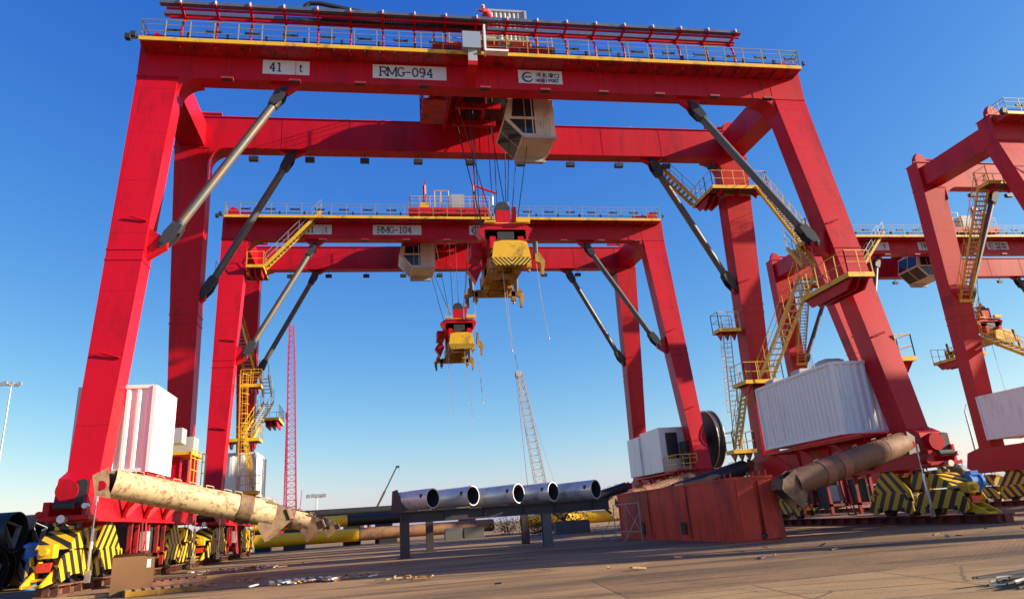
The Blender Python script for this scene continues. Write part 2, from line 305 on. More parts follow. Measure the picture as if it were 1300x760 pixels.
def girder_build(top, y0):
    def f(mb):
        mb.box((-H, y0, ZB), (H, y0 + WD, top)); 
        for s in (-1, 1):
            mb.box((s * H, y0 + WD, ZB), (s * (H - WT), y0 + D, top))
            R = 1.05; n = 10; xi = H - WT
            pts = [(s * xi, ZB), (s * (xi - R), ZB)] + [(s * (xi - R + R * math.sin(t)), ZB - R + R * math.cos(t)) for t in [PI / 2 * i / n for i in range(1, n + 1)]]
            mb.prism(pts, 'y', y0, y0 + D)
            mb.box((s * (H + .02), y0 - .02, ZB - .03), (s * (H - WT - .02), y0 + D + .02, ZB + .03))
        mb.box((-H - .03, y0 - .06, top), (H + .03, y0 + D + .06, top + .05))
        mb.box((-H, y0 + .25, top + .05), (H, y0 + .45, top + .2))       # trolley rail
        for i in range(9): mb.box((-16 + 4 * i, y0 - .012, ZB + .02), (-15.97 + 4 * i, y0 - .002, top - .02)) if i else None
        for s in (-1, 1):      # end stop with buffer
            mb.prism([(s * (H - .2), top + .05), (s * (H - 1.3), top + .05), (s * (H - 1.0), top + .75), (s * (H - .55), top + .95), (s * (H - .3), top + .6)], 'y', y0 + .3, y0 + .7)
            mb.bar((s * (H - 1.2), y0 + .5, top + .5), (s * (H - 2.4), y0 + .5, top + .5), .2, n=8)
    return f
def railing(mb, pts, h=1.1, w=.045, step=1.5, mids=(.38, .74), post=.055):
    """handrail along a polyline at deck level"""
    for a, b in zip(pts, pts[1:]):
        a = Vector(a); b = Vector(b); n = max(1, round((b - a).length / step)); up = Vector((0, 0, 1))
        for i in range(n + 1): q = a.lerp(b, i / n); mb.bar(q, q + up * h, post)
        mb.bar(a + up * h, b + up * h, w)
        for m in mids: mb.bar(a + up * h * m, b + up * h * m, w * .75)
def stairs_part(crane, a, b, width, wdir, key, yellow=True):
    a = Vector(a); b = Vector(b); wd = Vector(wdir)
    def f(mb):
        for k in (-.5, .5): mb.bar(a + wd * width * k, b + wd * width * k, .07, .22)
        mb.mi = 1
        n = max(4, int(abs(a.z - b.z) / .24)); run = (b - a); run.z = 0; run.normalize()
        for i in range(1, n):
            c = a.lerp(b, i / n); mb.bar(c - wd * width * .5, c + wd * width * .5, .22, .035, up=(0, 0, 1))
    o = part('stair', [YEL, RAIL], crane, f, key)
    def g(mb):
        for k in (-.5, .5):
            p = a + wd * width * k; q = b + wd * width * k; up = Vector((0, 0, 1))
            mb.bar(p + up * 1.0, q + up * 1.0, .045); mb.bar(p + up * .5, q + up * .5, .035)
            n = max(2, round((q - p).length / 1.3))
            for i in range(n + 1): c = p.lerp(q, i / n); mb.bar(c, c + up * 1.0, .045)
    part('handrail', GALV if not yellow else YEL, o, g, key + ('h',))
    return o
def platform_part(crane, x0, x1, y0, y1, z, key, skip=(), rail=YEL):
    def f(mb):
        mb.box((x0, y0, z - .10), (x1, y1, z - .03)); mb.mi = 1
        for y in (y0, y1): mb.box((x0 - .03, y - .03, z - .16), (x1 + .03, y + .03, z + .06))
        for x in (x0, x1): mb.box((x - .03, y0 + .03, z - .16), (x + .03, y1 - .03, z + .06))
        mb.mi = 2
        n = 3
        for i in range(n): x = x0 + (x1 - x0) * (i + .5) / n; mb.prism([(y0 + .1, z - .17), (y1 - .1, z - .17), (y1 - .5, z - .6), (y0 + .6, z - .6)], 'x', x - .05, x + .05)
    o = part('platform', [RUST, YEL, RED], crane, f, key)
    sides = {'f': [(x0, y0, z), (x1, y0, z)], 'b': [(x0, y1, z), (x1, y1, z)], 'l': [(x0, y0, z), (x0, y1, z)], 'r': [(x1, y0, z), (x1, y1, z)]}
    def g(mb):
        for k, v in sides.items():
            if k not in skip: railing(mb, v, 1.1, .05, .8, (.5,))
    part('guardrail', rail, o, g, key + ('h',))
    return o
def corrug(mb, x0, x1, y0, y1, z0, z1, pitch, dep, faces):
    """footprint polygon with trapezoid corrugation on the named faces, extruded upward"""
    def side(a, b, on):
        a = Vector(a); b = Vector(b); L = (b - a).length; d = (b - a) / L; nrm = Vector((d.y, -d.x)); P = [a]
        if on:
            n = max(2, round((L - .3) / pitch)); p = (L - .3) / n
            for i in range(n):
                s0 = .15 + i * p
                P += [a + d * (s0 + p * .06), a + d * (s0 + p * .28) - nrm * dep, a + d * (s0 + p * .58) - nrm * dep, a + d * (s0 + p * .80)]
        return [tuple(q) for q in P]
    pts = side((x0, y0), (x1, y0), 'f' in faces) + side((x1, y0), (x1, y1), 'r' in faces) + side((x1, y1), (x0, y1), 'b' in faces) + side((x0, y1), (x0, y0), 'l' in faces)
    mb.prism(pts, 'z', z0 + .12, z1 - .02)
    for x in (x0, x1):
        for y in (y0, y1): mb.box((x - .07, y - .07, z0), (x + .07, y + .07, z1))
    for z in (z0 + .02, z1 - .1):
        mb.box((x0 + .07, y0 - .03, z), (x1 - .07, y0 + .06, z + .13)); mb.box((x0 + .07, y1 - .06, z), (x1 - .07, y1 + .03, z + .13))
        mb.box((x0 - .03, y0 + .07, z), (x0 + .06, y1 - .07, z + .13)); mb.box((x1 - .06, y0 + .07, z), (x1 + .03, y1 - .07, z + .13))

def bogie_set(crane, s, rear):
    """balance beam over two wheel trucks, centred under one sill end; local y axis runs outward"""
    dirn = 1 if rear else -1
    y_in = -.4 if not rear else 5.8 + .06
    cx = s * 16.7; rot = PI if rear else 0
    base = (cx, y_in, 0)
    # local frame: outward is -y, from y=0 to y=-6.4
    def A(mb):
        for x in (-.42, .36): mb.prism([(-3.1, .95), (-.15, .95), (-.35, 1.35), (-1.35, 2.28), (-2.05, 2.28), (-3.0, 1.4)], 'x', x, x + .06)
        mb.box((-.36, -2.2, 1.95), (.36, -1.2, 2.26)); mb.box((-.36, -2.9, 1.0), (.36, -.4, 1.2))
        for y in (-2.9, -.5): mb.disc((y + .1, 1.15), .16, 'x', -.5, .5, 12)
    b = part('balance_beam', CHEV, crane, A, ('A',), loc=(base[0], base[1], 0), rot=(0, 0, rot))
    def T(mb):
        for x in (-.48, .42): mb.prism([(-.05, .55), (-.05, .8), (-.35, 1.2), (-1.15, 1.35), (-2.1, 1.35), (-2.85, 1.2), (-3.05, .85), (-3.05, .55), (-2.8, .42), (-1.9, .62), (-1.2, .62), (-.3, .42)], 'x', x, x + .06)
        mb.box((-.42, -2.9, .75), (.42, -.2, .95))
        mb.box((-.3, -2.0, .8), (.3, -1.2, 1.1))
    def W(mb):
        mb.disc((0, .62), .31, 'x', -.09, .09, 20); mb.disc((0, .62), .35, 'x', .09, .14, 20); mb.disc((0, .62), .1, 'x', -.55, .55, 10)
    for j, yo in enumerate((0, -3.2)):
        t = part('wheel_truck', HAZ, crane, T, ('T',), loc=(base[0], base[1] + (yo if not rear else -yo), 0), rot=(0, 0, rot))
        for wy in (-.75, -2.35):
            part('wheel', DARK, t, W, ('W',), loc=(0, wy, 0))
    def Hh(mb):
        mb.prism([(-3.3, 1.4), (-3.3, 1.9), (-3.9, 2.1), (-4.9, 1.95), (-5.5, 1.6), (-5.75, 1.4)], 'x', -.5, .5)
        mb.box((-.55, -4.4, 1.5), (.55, -4.3, 1.95)); mb.box((-.3, -4.9, 2.0), (.2, -4.2, 2.12)); mb.bar((-.3, -4.9, 2.12), (-.3, -4.9, 2.4), .06); mb.bar((-.3, -4.2, 2.12), (-.3, -4.2, 2.4), .06); mb.bar((-.3, -4.9, 2.4), (-.3, -4.2, 2.4), .06)
    part('drive_housing', HAZ, crane, Hh, ('H',), loc=(base[0], base[1], 0), rot=(0, 0, rot))
    def Bu(mb):
        mb.box((-.22, -6.2, 1.15), (.22, -5.75, 1.55)); mb.disc((-0, 1.35), .12, 'y', -6.4, -6.15, 14)
        for x in (-.30, .24): mb.prism([(-5.8, .8), (-6.0, .85), (-6.95, .42), (-6.95, .34), (-5.9, .45)], 'x', x, x + .06)
        mb.box((-.24, -6.9, .34), (.24, -6.78, .42)); mb.box((-.24, -6.4, .50), (.24, -6.3, .58))
    bu = part('rail_guard', YEL, crane, Bu, ('Bu',), loc=(base[0], base[1], 0), rot=(0, 0, rot))
    part('lamp_box', ORANGE, bu, lambda mb: mb.box((-.2, -6.2, .75), (.2, -5.9, 1.02)), ('lb',))
    def Mo(mb):
        mb.disc((-5.35, 1.55), .27, 'x', .52, 1.05, 18); mb.disc((-5.35, 1.55), .33, 'x', .98, 1.1, 18); mb.disc((-5.35, 1.55), .33, 'x', .5, .58, 18)
        mb.box((.6, -5.55, 1.8), (.95, -5.2, 1.98)); mb.box((.5, -5.6, .7), (.72, -5.0, 1.4))
    if s > 0: part('drive_motor', BLUE, crane, Mo, ('Mo', rear), loc=(base[0] - (1.6 if rear else 0) * 0, base[1], 0), rot=(0, 0, rot))
    def Tb(mb):
        mb.bar((0, 0, 2.9), (0, .0, .5), .05, n=6); mb.bar((0, 0, 2.0), (0, 0, 1.35), .12, n=8); mb.box((-.035, -.1, 2.85), (.035, .1, 3.2)); mb.box((-.09, -.03, .3), (.09, .03, .68))
        mb.bar((0, -.08, 1.35), (0, -.08, .8), .05); mb.bar((0, .08, 1.35), (0, .08, .8), .05)
    part('turnbuckle', CHROME, crane, Tb, ('Tb',), loc=(s * 15.95, (-4.9 if not rear else 10.3), 0))

def strut_part(crane, s, rear, m):
    y = -4.9 if not rear else 9.6
    if rear: a = Vector((s * 15.35, y, 3.38)); b = Vector((s * (10.0 if s < 0 else 9.4), y + .2, 1.9))
    elif s < 0: a = Vector((-15.1, -6.2, 3.33)); b = Vector((-10.3, -3.7, 2.11))
    else: a = Vector((15.25, -5.0, 3.25)); b = Vector((8.75, -7.0, 1.90))
    d = (b - a).normalized(); r = .46
    wrapped = m is BROWN
    def f(mb):
        mb.tube(a, b, r, .05, 28); mb.mi = 1
        mb.bar(a + d * .5, a + d * .55, r * 1.9, n=20)
        mb.mi = 0
        for k in range(9):      # lifting staples and wrap ridges
            q = a + d * (.7 + .58 * k + random.random() * .25); u = Vector((0, 0, 1)); lat = Vector((0, 1, 0)) * (.28 if k % 2 else -.25)
            e = q + lat + u * (r * .84); mb.path([e - u * .04, e + u * .16, e + d * .26 + u * .16, e + d * .26 - u * .04], .035, 4)
            if wrapped and k % 3 == 1: mb.bar(q, q + d * (.03 + random.random() * .05) + Vector((0, 0, .02)), r * 2.05, n=20)
    o = part('inclined_strut', [m, DARK], crane, f, ('st', s, rear, m.name), smooth=True)
    part('wrap_band', PATCH if wrapped else FOOT, o, lambda mb: [mb.bar(a + d * k, a + d * (k + .5), r * 2.05 + .03, n=24) for k in ((4.2,) if not wrapped else (3.9, 4.9))], ('wb', s, rear, m.name), smooth=True)
    def g(mb):
        e = b - d * .35; X = Vector((-s, 0, 0)); u = Vector((0, 0, 1))
        n = d.cross(Vector((0, 1, 0))).normalized()
        if n.z < 0: n = -n
        P = [e - n * .48, e + d * .15 + n * .48, e + d * .9 + n * .28, e + d * 1.15 - n * .05, e + d * .45 - n * .95]
        for yy in (-.36, .3): mb.hexa([q + Vector((0, yy, 0)) for q in P], [q + Vector((0, yy + .06, 0)) for q in P])
        mb.hexa([e + d * .9 + n * .28 + Vector((0, -.45, 0)), e + d * 1.15 - n * .05 + Vector((0, -.45, 0)), e + d * 1.15 - n * .05 + Vector((0, .45, 0)), e + d * .9 + n * .28 + Vector((0, .45, 0))],
                [e + d * .95 + n * .32 + Vector((0, -.45, 0)), e + d * 1.2 - n * .01 + Vector((0, -.45, 0)), e + d * 1.2 - n * .01 + Vector((0, .45, 0)), e + d * .95 + n * .32 + Vector((0, .45, 0))])
    part('foot_plate', FOOT, o, g, ('fp', s, rear))
    def pin(mb):
        mb.bar(a + d * .45, a + d * .5, r * 1.9, n=20)
        P = [a - d * .05 + Vector((0, 0, r)), a - d * .5 + Vector((0, 0, r * .3)), a - d * .35 - Vector((0, 0, r)), a + d * .1 - Vector((0, 0, r))]
        for yy in (-.38, .34): mb.hexa([q + Vector((0, yy, 0)) for q in P], [q + Vector((0, yy + .04, 0)) for q in P])
        mb.mi = 1; c = a - d * .2 - Vector((0, .42, .12)); mb.bar(c, c + Vector((0, .84, 0)), .30, n=16)
    part('hinge_pin', [FOOT if not wrapped else DARK, RED], o, pin, ('pin', s, rear, m.name))

def build_crane(loc, rz, number, label, opt):
    c = thing('gantry_crane', label, 'gantry crane', loc, rz, 'red rail mounted gantry cranes in the yard')
    part('front_girder', RED, c, girder_build(TOPF, 0), ('gf',)); part('rear_girder', RED, c, girder_build(TOPR, WG), ('gr',))
    for s in (-1, 1):
        for rear in (False, True): part('leg', RED, c, leg_build(s, rear), ('leg', s, rear))
        def tie(mb, s=s):
            mb.hexa([(s * (H - 1.65), D, ZB + .0), (s * (H - .25), D, ZB + .0), (s * (H - .25), WG, ZB + .1), (s * (H - 1.65), WG, ZB + .1)],
                    [(s * (H - 1.65), D, ZB + 1.55), (s * (H - .25), D, ZB + 1.55), (s * (H - .25), WG, ZB + 1.6), (s * (H - 1.65), WG, ZB + 1.6)])
        part('end_tie', RED, c, tie, ('tie', s))
        def sill(mb, s=s):
            x0, x1 = s * 16.1, s * 17.25
            mb.prism([(-4.9, ZF), (-5.2, ZF + .35), (-5.0, ZS - .2), (-4.5, ZS + .02), (9.9, ZS + .02), (10.9, ZS - .2), (11.3, ZF + .35), (10.7, ZF)], 'x', s * 16.14, s * 17.2)
            mb.box((x0 - s * .1, -5.2, ZF - .07), (x1 + s * .1, 11.1, ZF)); 
            for k in range(3):
                y = -2.6 + k * 2.9
                mb.bar((s * 16.12, y + 1.3, ZF + .15), (s * 15.2, y, ZS), .12, .2); mb.bar((s * 16.12, y + 1.5, ZF + .15), (s * 15.2, y + 2.8, ZS), .12, .2)
            mb.box((s * 14.95, -2.9, ZS - .1), (s * 17.3, 5.9, ZS + .03))
            # equaliser lugs
            for y in (-2.15, 7.65): mb.prism([(y - .55, ZF - .07), (y + .55, ZF - .07), (y + .25, ZF - .42), (y - .25, ZF - .42)], 'x', s * 16.32, s * 17.08)
        part('sill_beam', RED, c, sill, ('sill', s))
        def lug(mb, s=s):
            cx = s * 16.7
            mb.disc((cx - .08, 3.25), .36, 'y', -5.35, -4.9, 24); mb.box((cx - .1, -5.25, 2.9), (cx + .6, -4.95, 3.58))
            mb.box((cx - .75, -5.5, ZF - .02), (cx + .75, -4.9, ZF + .12)); mb.box((cx - .7, -5.45, 2.44), (cx - .5, -5.0, 2.9)); mb.disc((cx - .78, 2.5), .12, 'y', -5.5, -5.1, 12); mb.box((cx + .5, -5.4, 2.44), (cx + .62, -5.0, 3.1)); mb.mi = 1
            mb.prism([(cx + .38 + .17 * math.cos(t), 3.2 + (.24 if math.sin(t) > 0 else -.24) + .17 * math.sin(t)) for t in [2 * PI * i / 20 for i in range(20)]], 'y', -5.28, -5.0)
            mb.bar((cx - .32, -5.55, 2.76), (cx + .34, -5.55, 2.76), .26, n=12); mb.mi = 2; mb.disc((cx + .0, 2.33), .13, 'y', -5.75, -5.4, 14); mb.disc((cx + .62, 2.72), .09, 'y', -5.6, -5.3, 12)
        part('sill_end_bracket', [RED, DARK, CHROME], c, lug, ('lug', s))
        def under(mb, s=s):
            for k, y in enumerate((.3, 1.2, 2.7, 4.2, 5.3)):
                mb.mi = 0; mb.box((s * 16.2, y, .9 if k % 2 else .5), (s * 16.35, y + .14, ZF - .07)); mb.box((s * 17.0, y, .9), (s * 17.15, y + .14, ZF - .07)); mb.box((s * 16.2, y, .9), (s * 17.15, y + .14, 1.02))
            mb.mi = 1; mb.box((s * 16.4, .5, 1.0), (s * 17.0, 1.15, 2.1)); mb.box((s * 16.4, 2.9, .8), (s * 17.0, 4.1, 2.2)); mb.disc((4.7, 1.6), .5, 'x', s * 16.4, s * 16.9, 20)
            mb.mi = 2; mb.box((s * 16.0, 1.5, 1.15), (s * 16.2, 2.2, 1.9))
            mb.mi = 0; mb.bar((s * 15.9, .6, ZF - .1), (s * 15.6, -.2, .5), .08); mb.bar((s * 15.9, 1.1, ZF - .1), (s * 15.6, .4, .5), .08); mb.bar((s * 15.6, -.2, .5), (s * 15.6, .4, .5), .08); mb.bar((s * 15.6, -.2, .5), (s * 15.9, 1.1, 1.5), .06)
        part('underslung_equipment', [REDD, DARK, GREY], c, under, ('und', s))
        for rear in (False, True): bogie_set(c, s, rear)
        if opt.get('struts', True):
            strut_part(c, s, False, CREAM if s < 0 and opt.get('near') else (BROWN if opt.get('near') or s > 0 else DKPIPE))
            strut_part(c, s, True, CREAM if s < 0 and opt.get('near') else DKPIPE)
        # braces
        for rear in (False, True):
            t, b = ((11.05, .45, 22.75), (15.5, -1.7, 13.5)) if not rear else ((11.35, 7.75, 22.95), (16.0, 8.3, 14.2))
            t = Vector((s * t[0], t[1], t[2])); b = Vector((s * b[0], b[1], b[2])); dd = (b - t).normalized()
            def br(mb, t=t, b=b, dd=dd):
                mb.bar(t + dd * .9, b - dd * .9, .42, n=20)
            o = part('diagonal_brace', BRACELT if s < 0 and not rear else BRACE, c, br, ('br', s, rear), smooth=True)
            for p, q in ((t, dd), (b, -dd)):
                def cl(mb, p=p, q=q, dd=dd):
                    side = dd.cross(Vector((0, 1, 0))).normalized()
                    mb.bar(p + q * .75, p + q * 1.25, .52, n=16)
                    for yy in (-.24, .24):
                        O = Vector((0, yy, 0)); P = [p - q * .2 + side * .1, p - q * .2 - side * .1, p + q * .5 - side * .28, p + q * 1.15 - side * .22, p + q * 1.15 + side * .22, p + q * .5 + side * .28]
                        mb.hexa([x + O - Vector((0, .03, 0)) for x in P], [x + O + Vector((0, .03, 0)) for x in P])
                    mb.bar(p + Vector((0, -.34, 0)), p + Vector((0, .34, 0)), .16, n=10)
                part('brace_clevis', DARK, o, cl, ('cl', s, rear, p is t))
            part('brace_lug', RED, c, lambda mb: mb.prism([(t.x - .8, ZB), (t.x + .8, ZB), (t.x + .18, t.z - .25), (t.x - .18, t.z - .25)], 'y', t.y - .16, t.y + .16), ('lt', s, rear))
            part('brace_lug', RED, c, lambda mb: mb.prism([(b.x + s * .9, b.z - .9), (b.x + s * .9, b.z + .9), (b.x - s * .15, b.z + .2), (b.x - s * .15, b.z - .2)], 'y', b.y - .16, b.y + .16), ('lb2', s, rear))
    # number plates
    def plate(x0, x1, z0, z1, text):
        p = part('number_plate', SIGN, c, lambda mb: mb.box((x0, -.05, z0), (x1, -.018, z1)), ('pl', x0))
        part('lettering', LETTER, p, text, ('pt', x0, number))
    z0, z1 = ZB + .36, ZB + 1.18
    plate(-12.1, -9.8, z0, z1, lambda mb: (strokes(mb, '41', -11.75, z0 + .17, .5, -.058, .065, 1.15), strokes(mb, 't', -10.3, z0 + .17, .48, -.058, .06, .9)))
    plate(-6.6, -2.75, z0, z1, lambda mb: strokes(mb, 'RMG-' + number, -6.2, z0 + .15, .52, -.058, .07, 1.22))
    def logo(mb):
        cx, cz = 1.68, (z0 + z1) / 2
        for i in range(26):
            t0 = math.radians(40 + i * 11.5); t1 = t0 + math.radians(12); w_ = .04 + .07 * math.sin(PI * i / 26)
            mb.bar((cx + .28 * math.cos(t0), -.058, cz + .28 * math.sin(t0)), (cx + .28 * math.cos(t1), -.058, cz + .28 * math.sin(t1)), w_, .014, up=(0, 1, 0))
        for i in range(3): mb.bar((cx - .16 + .12 * i, -.058, cz - .04), (cx - .10 + .12 * i, -.058, cz + .06), .05, .014, up=(0, 1, 0)); mb.bar((cx - .10 + .12 * i, -.058, cz + .06), (cx - .04 + .12 * i, -.058, cz - .04), .04, .014, up=(0, 1, 0))
        x = 2.12
        for g in ('he', 'bei', 'gang', 'kou'): strokes(mb, [g], x, cz - .0, .30, -.058, .038, 1.0); x += .345
        strokes(mb, 'HEBEI PORT', 2.12, cz - .28, .19, -.058, .042, 1.26)
    plate(1.15, 3.6, z0 + .03, z1 + .03, logo)
    # walkway on the front girder
    yW = -1.1; zW = 24.42
    def walk(mb):
        mb.mi = 0
        n = 46
        for i in range(n):
            x = -17.7 + 35.2 * i / n; mb.prism([(0, TOPF - .02), (0, zW - .12), (yW + .05, zW - .12), (yW + .05, zW - .05), (-.0, zW + .1)][0:4], 'x', x, x + .07)
            mb.box((x + .07, yW + .05, zW - .06), (x + 35.2 / n - .02, -.02, zW - .02))
        mb.mi = 1; mb.box((-17.75, yW - .04, zW - .06), (17.45, yW + .04, zW + .14)); mb.mi = 2
        mb.box((-17.7, -.5, TOPF - .35), (17.4, -.42, TOPF - .28))
    wk = part('walkway', [REDD, YEL, DARK], c, walk, ('walk',))
    def rl(mb):
        railing(mb, [(-17.7, yW, zW + .1), (17.4, yW, zW + .1)], 1.05, .04, 1.15); railing(mb, [(-17.7, yW, zW + .1), (-17.7, 0, zW + .1)], 1.05, .045, .6); railing(mb, [(17.4, yW, zW + .1), (17.4, 0, zW + .1)], 1.05, .045, .6)
    part('handrail', ORAIL, wk, rl, ('rl',))
    def eq(mb):
        for i in range(19):
            x = -16.6 + i * 1.85; mb.bar((x, yW + .25, zW + .75), (x + .7, yW + .25, zW + .75), .1, .1); mb.bar((x, yW + .25, zW + .62), (x, yW + .25, zW + .9), .05); mb.bar((x + .7, yW + .25, zW + .62), (x + .7, yW + .25, zW + .9), .05)
            mb.box((x + 1.0, yW + .06, zW + .3), (x + 1.12, yW + .2, zW + .55))
        mb.bar((-17.5, yW + .3, zW + .45), (17.3, yW + .3, zW + .45), .05)
    part('cable_trolley_track', DARK, wk, eq, ('eq',))
    # floodlights
    def lamp(mb):
        mb.bar((0, 0, .1), (0, 0, .42), .05); mb.box((-.27, -.14, -.16), (.27, .16, .1)); mb.mi = 1; mb.box((-.22, -.15, -.175), (.22, .12, -.16))
    def lamp_f(mb):
        mb.bar((0, .12, .1), (0, .12, 1.9), .03); mb.box((-.28, -.16, -.06), (.28, .14, .05)); mb.mi = 1; mb.box((-.24, -.12, -.09), (.24, .1, -.06))
    for i in range(10):
        x = -13.6 + i * 3.24
        part('floodlight', [DARK, DARK], c, lamp, ('fl',), loc=(x, WG + .3, 22.22 + .3))
        part('floodlight', [REDD, DARK], c, lamp_f, ('flf',), loc=(x - .1, -.3, 22.85))
    # stairs / platforms, mirrored by a half turn for the other kind
    fl = opt['stairs']          # 'RR' as on the near crane, 'LF' turned about
    def T(p): return p if fl == 'RR' else flipP(p)
    def wd(): return (1, 0, 0)
    def stair(a, b, w=.8, d_=(1, 0, 0), yel=True): stairs_part(c, T(a), T(b), w, d_, ('s', fl, a, b), yel)
    def plat(x0, x1, y0, y1, z, skip=()):
        if fl != 'RR': x0, x1, y0, y1 = -x1, -x0, WG + D - y1, WG + D - y0; skip = [{'f': 'b', 'b': 'f', 'l': 'r', 'r': 'l'}[k] for k in skip]
        platform_part(c, x0, x1, y0, y1, z, ('p', fl, x0, y0, z), skip)
    stair((10.6, 9.0, 25.0), (14.6, 9.0, 20.5), .8, (0, 1, 0), False)
    plat(14.7, 18.5, 6.3, 7.35, 20.5, skip=('b',)); plat(14.7, 15.9, 7.35, 9.5, 20.5, skip=('f', 'r'))
    stair((18.1, 6.4, 20.5), (16.6, .6, 14.3)); plat(15.9, 17.1, -.7, .6, 14.2, ('b',)); stair((15.5, .3, 14.0), (15.3, -1.1, 12.5), .7)
    plat(14.35, 15.6, -5.3, -1.3, 10.7, ('b', 'r')); 
    stair((15.15, -.9, 12.0), (15.75, 5.9, 8.1)); plat(14.6, 17.0, 6.2, 7.9, 8.0, ('b',)); plat(14.5, 15.9, 8.2, 9.2, 11.6, ('r',))
    stair((15.6, 8.3, 8.0), (14.7, 8.9, 4.4), .7, (0, 1, 0)); plat(14.3, 15.7, 8.5, 9.5, 4.3)
    if fl == 'RR': plat(17.35, 18.2, -3.4, -2.4, 7.2, ('l',))
    def ladder(mb):
        P = [T((15.3, leg_y(4.4, True) + D + .25, 4.4)), T((15.6, leg_y(12, True) + D + .25, 12.2))]; a = Vector(P[0]); b = Vector(P[1])
        for k in (-.25, .25): mb.bar(a + Vector((k, 0, 0)), b + Vector((k, 0, 0)), .06)
        for i in range(26): q = a.lerp(b, i / 26); mb.bar(q - Vector((.25, 0, 0)), q + Vector((.25, 0, 0)), .035)
        sg = 1 if fl == 'RR' else -1
        for i in range(9):
            q = a.lerp(b, .3 + .7 * i / 8); mb.path([q + Vector((.36 * math.cos(t), sg * (.05 + .62 * math.sin(t)), 0)) for t in [PI * j / 6 for j in range(7)]], .035, 4)
        for t in (0.9, PI / 2, PI - .9): o_ = Vector((.36 * math.cos(t), sg * (.05 + .62 * math.sin(t)), 0)); mb.bar(a.lerp(b, .3) + o_, b + o_, .03)
    part('caged_ladder', YEL, c, ladder, ('lad', fl))
    # electrical houses
    z0, z1 = ZS + .1, 7.25
    if opt['left_house'] == 'short':
        part('machinery_house', WHITE, c, lambda mb: corrug(mb, -17.75, -15.05, -2.55, .5, z0, z1, .42, .09, 'f'), ('hs', 'short'))
        def gen(mb):
            mb.box((-16.6, 5.2, ZS + 1.5), (-15.2, 6.3, ZS + 2.3)); mb.box((-16.3, 4.1, ZS + 1.9), (-15.5, 5.0, ZS + 2.6)); mb.mi = 1
            mb.box((-16.6, 4.0, ZS + 1.35), (-15.0, 6.5, ZS + 1.48)); railing(mb, [(-15.0, 4.0, ZS + .1), (-15.0, 7.2, ZS + .1)], 1.5, .06, .8); mb.mi = 2; mb.box((-16.1, 5.0, ZS + .03), (-15.7, 5.4, ZS + 1.35)); mb.box((-15.4, 6.1, 2.6), (-15.2, 6.3, ZS + 1.35))
        part('transformer_platform', [GREY, YEL, RED], c, gen, ('gen',))
    if opt['left_house'] == 'long': part('machinery_house', WHITE, c, lambda mb: corrug(mb, -17.6, -15.05, 2.6, 8.2, z0 + .35, z1, .9, .06, 'fr'), ('hs', 'long'))
    if opt['right_house'] == 'long':
        part('machinery_house', WHITE, c, lambda mb: corrug(mb, 14.35, 16.6, -2.55, 4.7, z0, z1, .36, .07, 'lf'), ('hr', 'long'))
        def hv(mb):
            mb.box((14.6, 0, z1), (15.6, .9, z1 + .28)); mb.box((14.7, .1, z1 + .27), (15.5, .8, z1 + .34))
        for y in (-1.8, .5, 3.2): part('roof_vent', GREY, c, hv, ('hv',), loc=(0, y, 0))
    elif opt['right_house'] == 'grey':
        def gh(mb):
            mb.box((14.5, -1.8, z0), (17.0, 2.3, z1 - .1)); mb.box((14.42, 2.3, z0), (16.6, 5.2, z1 - .3)); mb.box((14.42, 2.34, z0), (14.36, 5.1, z1 - .4))
            mb.mi = 1; mb.box((15.0, -1.86, z0 + .9), (15.9, -1.8, z1 - .5)); mb.box((15.8, -3.3, z0 + .3), (16.7, -2.3, z0 + 2.0)); mb.mi = 2; railing(mb, [(14.6, -1.9, z0), (14.6, -4.2, z0), (16.2, -4.2, z0)], 1.0, .08, .5); mb.mi = 3; mb.box((14.6, -4.2, z0 - .1), (17, -1.8, z0))
            for k in range(6): mb.bar((14.7 + .3 * k, -4.1, z0 - .1), (14.7 + .3 * k, -4.1, z0 - .9), .08)
        part('machinery_house', [WHITE, DARK, YEL, RED], c, gh, ('hr', 'grey'))
    if opt.get('reel'):
        def reel(mb):
            ctr = (18.35, -2.9 + .8, 6.05); R = 2.15
            for x in (18.1, 18.6):
                mb.ring((x, ctr[1], ctr[2]), R, .07, 'x', 40); mb.ring((x, ctr[1], ctr[2]), .7, .06, 'x', 20)
                for k in range(20):
                    t = 2 * PI * k / 20; mb.bar((x, ctr[1] + .3 * math.cos(t), ctr[2] + .3 * math.sin(t)), (x, ctr[1] + R * math.cos(t), ctr[2] + R * math.sin(t)), .05)
            mb.mi = 1; mb.disc((ctr[1], ctr[2]), R - .06, 'x', 18.07, 18.63, 40); mb.mi = 2; mb.disc((ctr[1], ctr[2]), .3, 'x', 17.2, 18.7, 16)
        part('cable_reel', [RAIL, BLACK, RED], c, reel, ('reel',))
    if opt.get('tray'):
        def posts(mb):
            xs = [-15.9 + 1.64 * i for i in range(19)]
            for x in xs:
                mb.path([(x, -.85, zW - .3), (x, -.82, zW + .9), (x, -.70, zW + 1.35), (x, -.42, zW + 1.75)], .12, 6); mb.bar((x - .02, -.3, 26.22), (x - .02, -1.55, 26.30), .12, .09)
                mb.mi = 1; mb.bar((x, -1.49, 26.3), (x, -1.49, 26.56), .09); mb.mi = 0
            mb.bar((-16.6, -.52, 26.20), (13.9, -.52, 26.20), .12, .1); mb.bar((-16.6, -1.2, 26.20), (13.9, -1.2, 26.20), .1, .1)
        tr = part('cable_tray', [RED, WHITE], c, posts, ('posts',))
        def ch(mb):
            for y in (-1.45, -.62): mb.box((-16.9, y, 26.34), (13.95, y + .30, 26.37)); mb.box((-16.9, y, 26.37), (13.95, y + .03, 26.52)); mb.box((-16.9, y + .27, 26.37), (13.95, y + .30, 26.5))
        part('tray_channel', TRAYM, tr, ch, ('chan',))
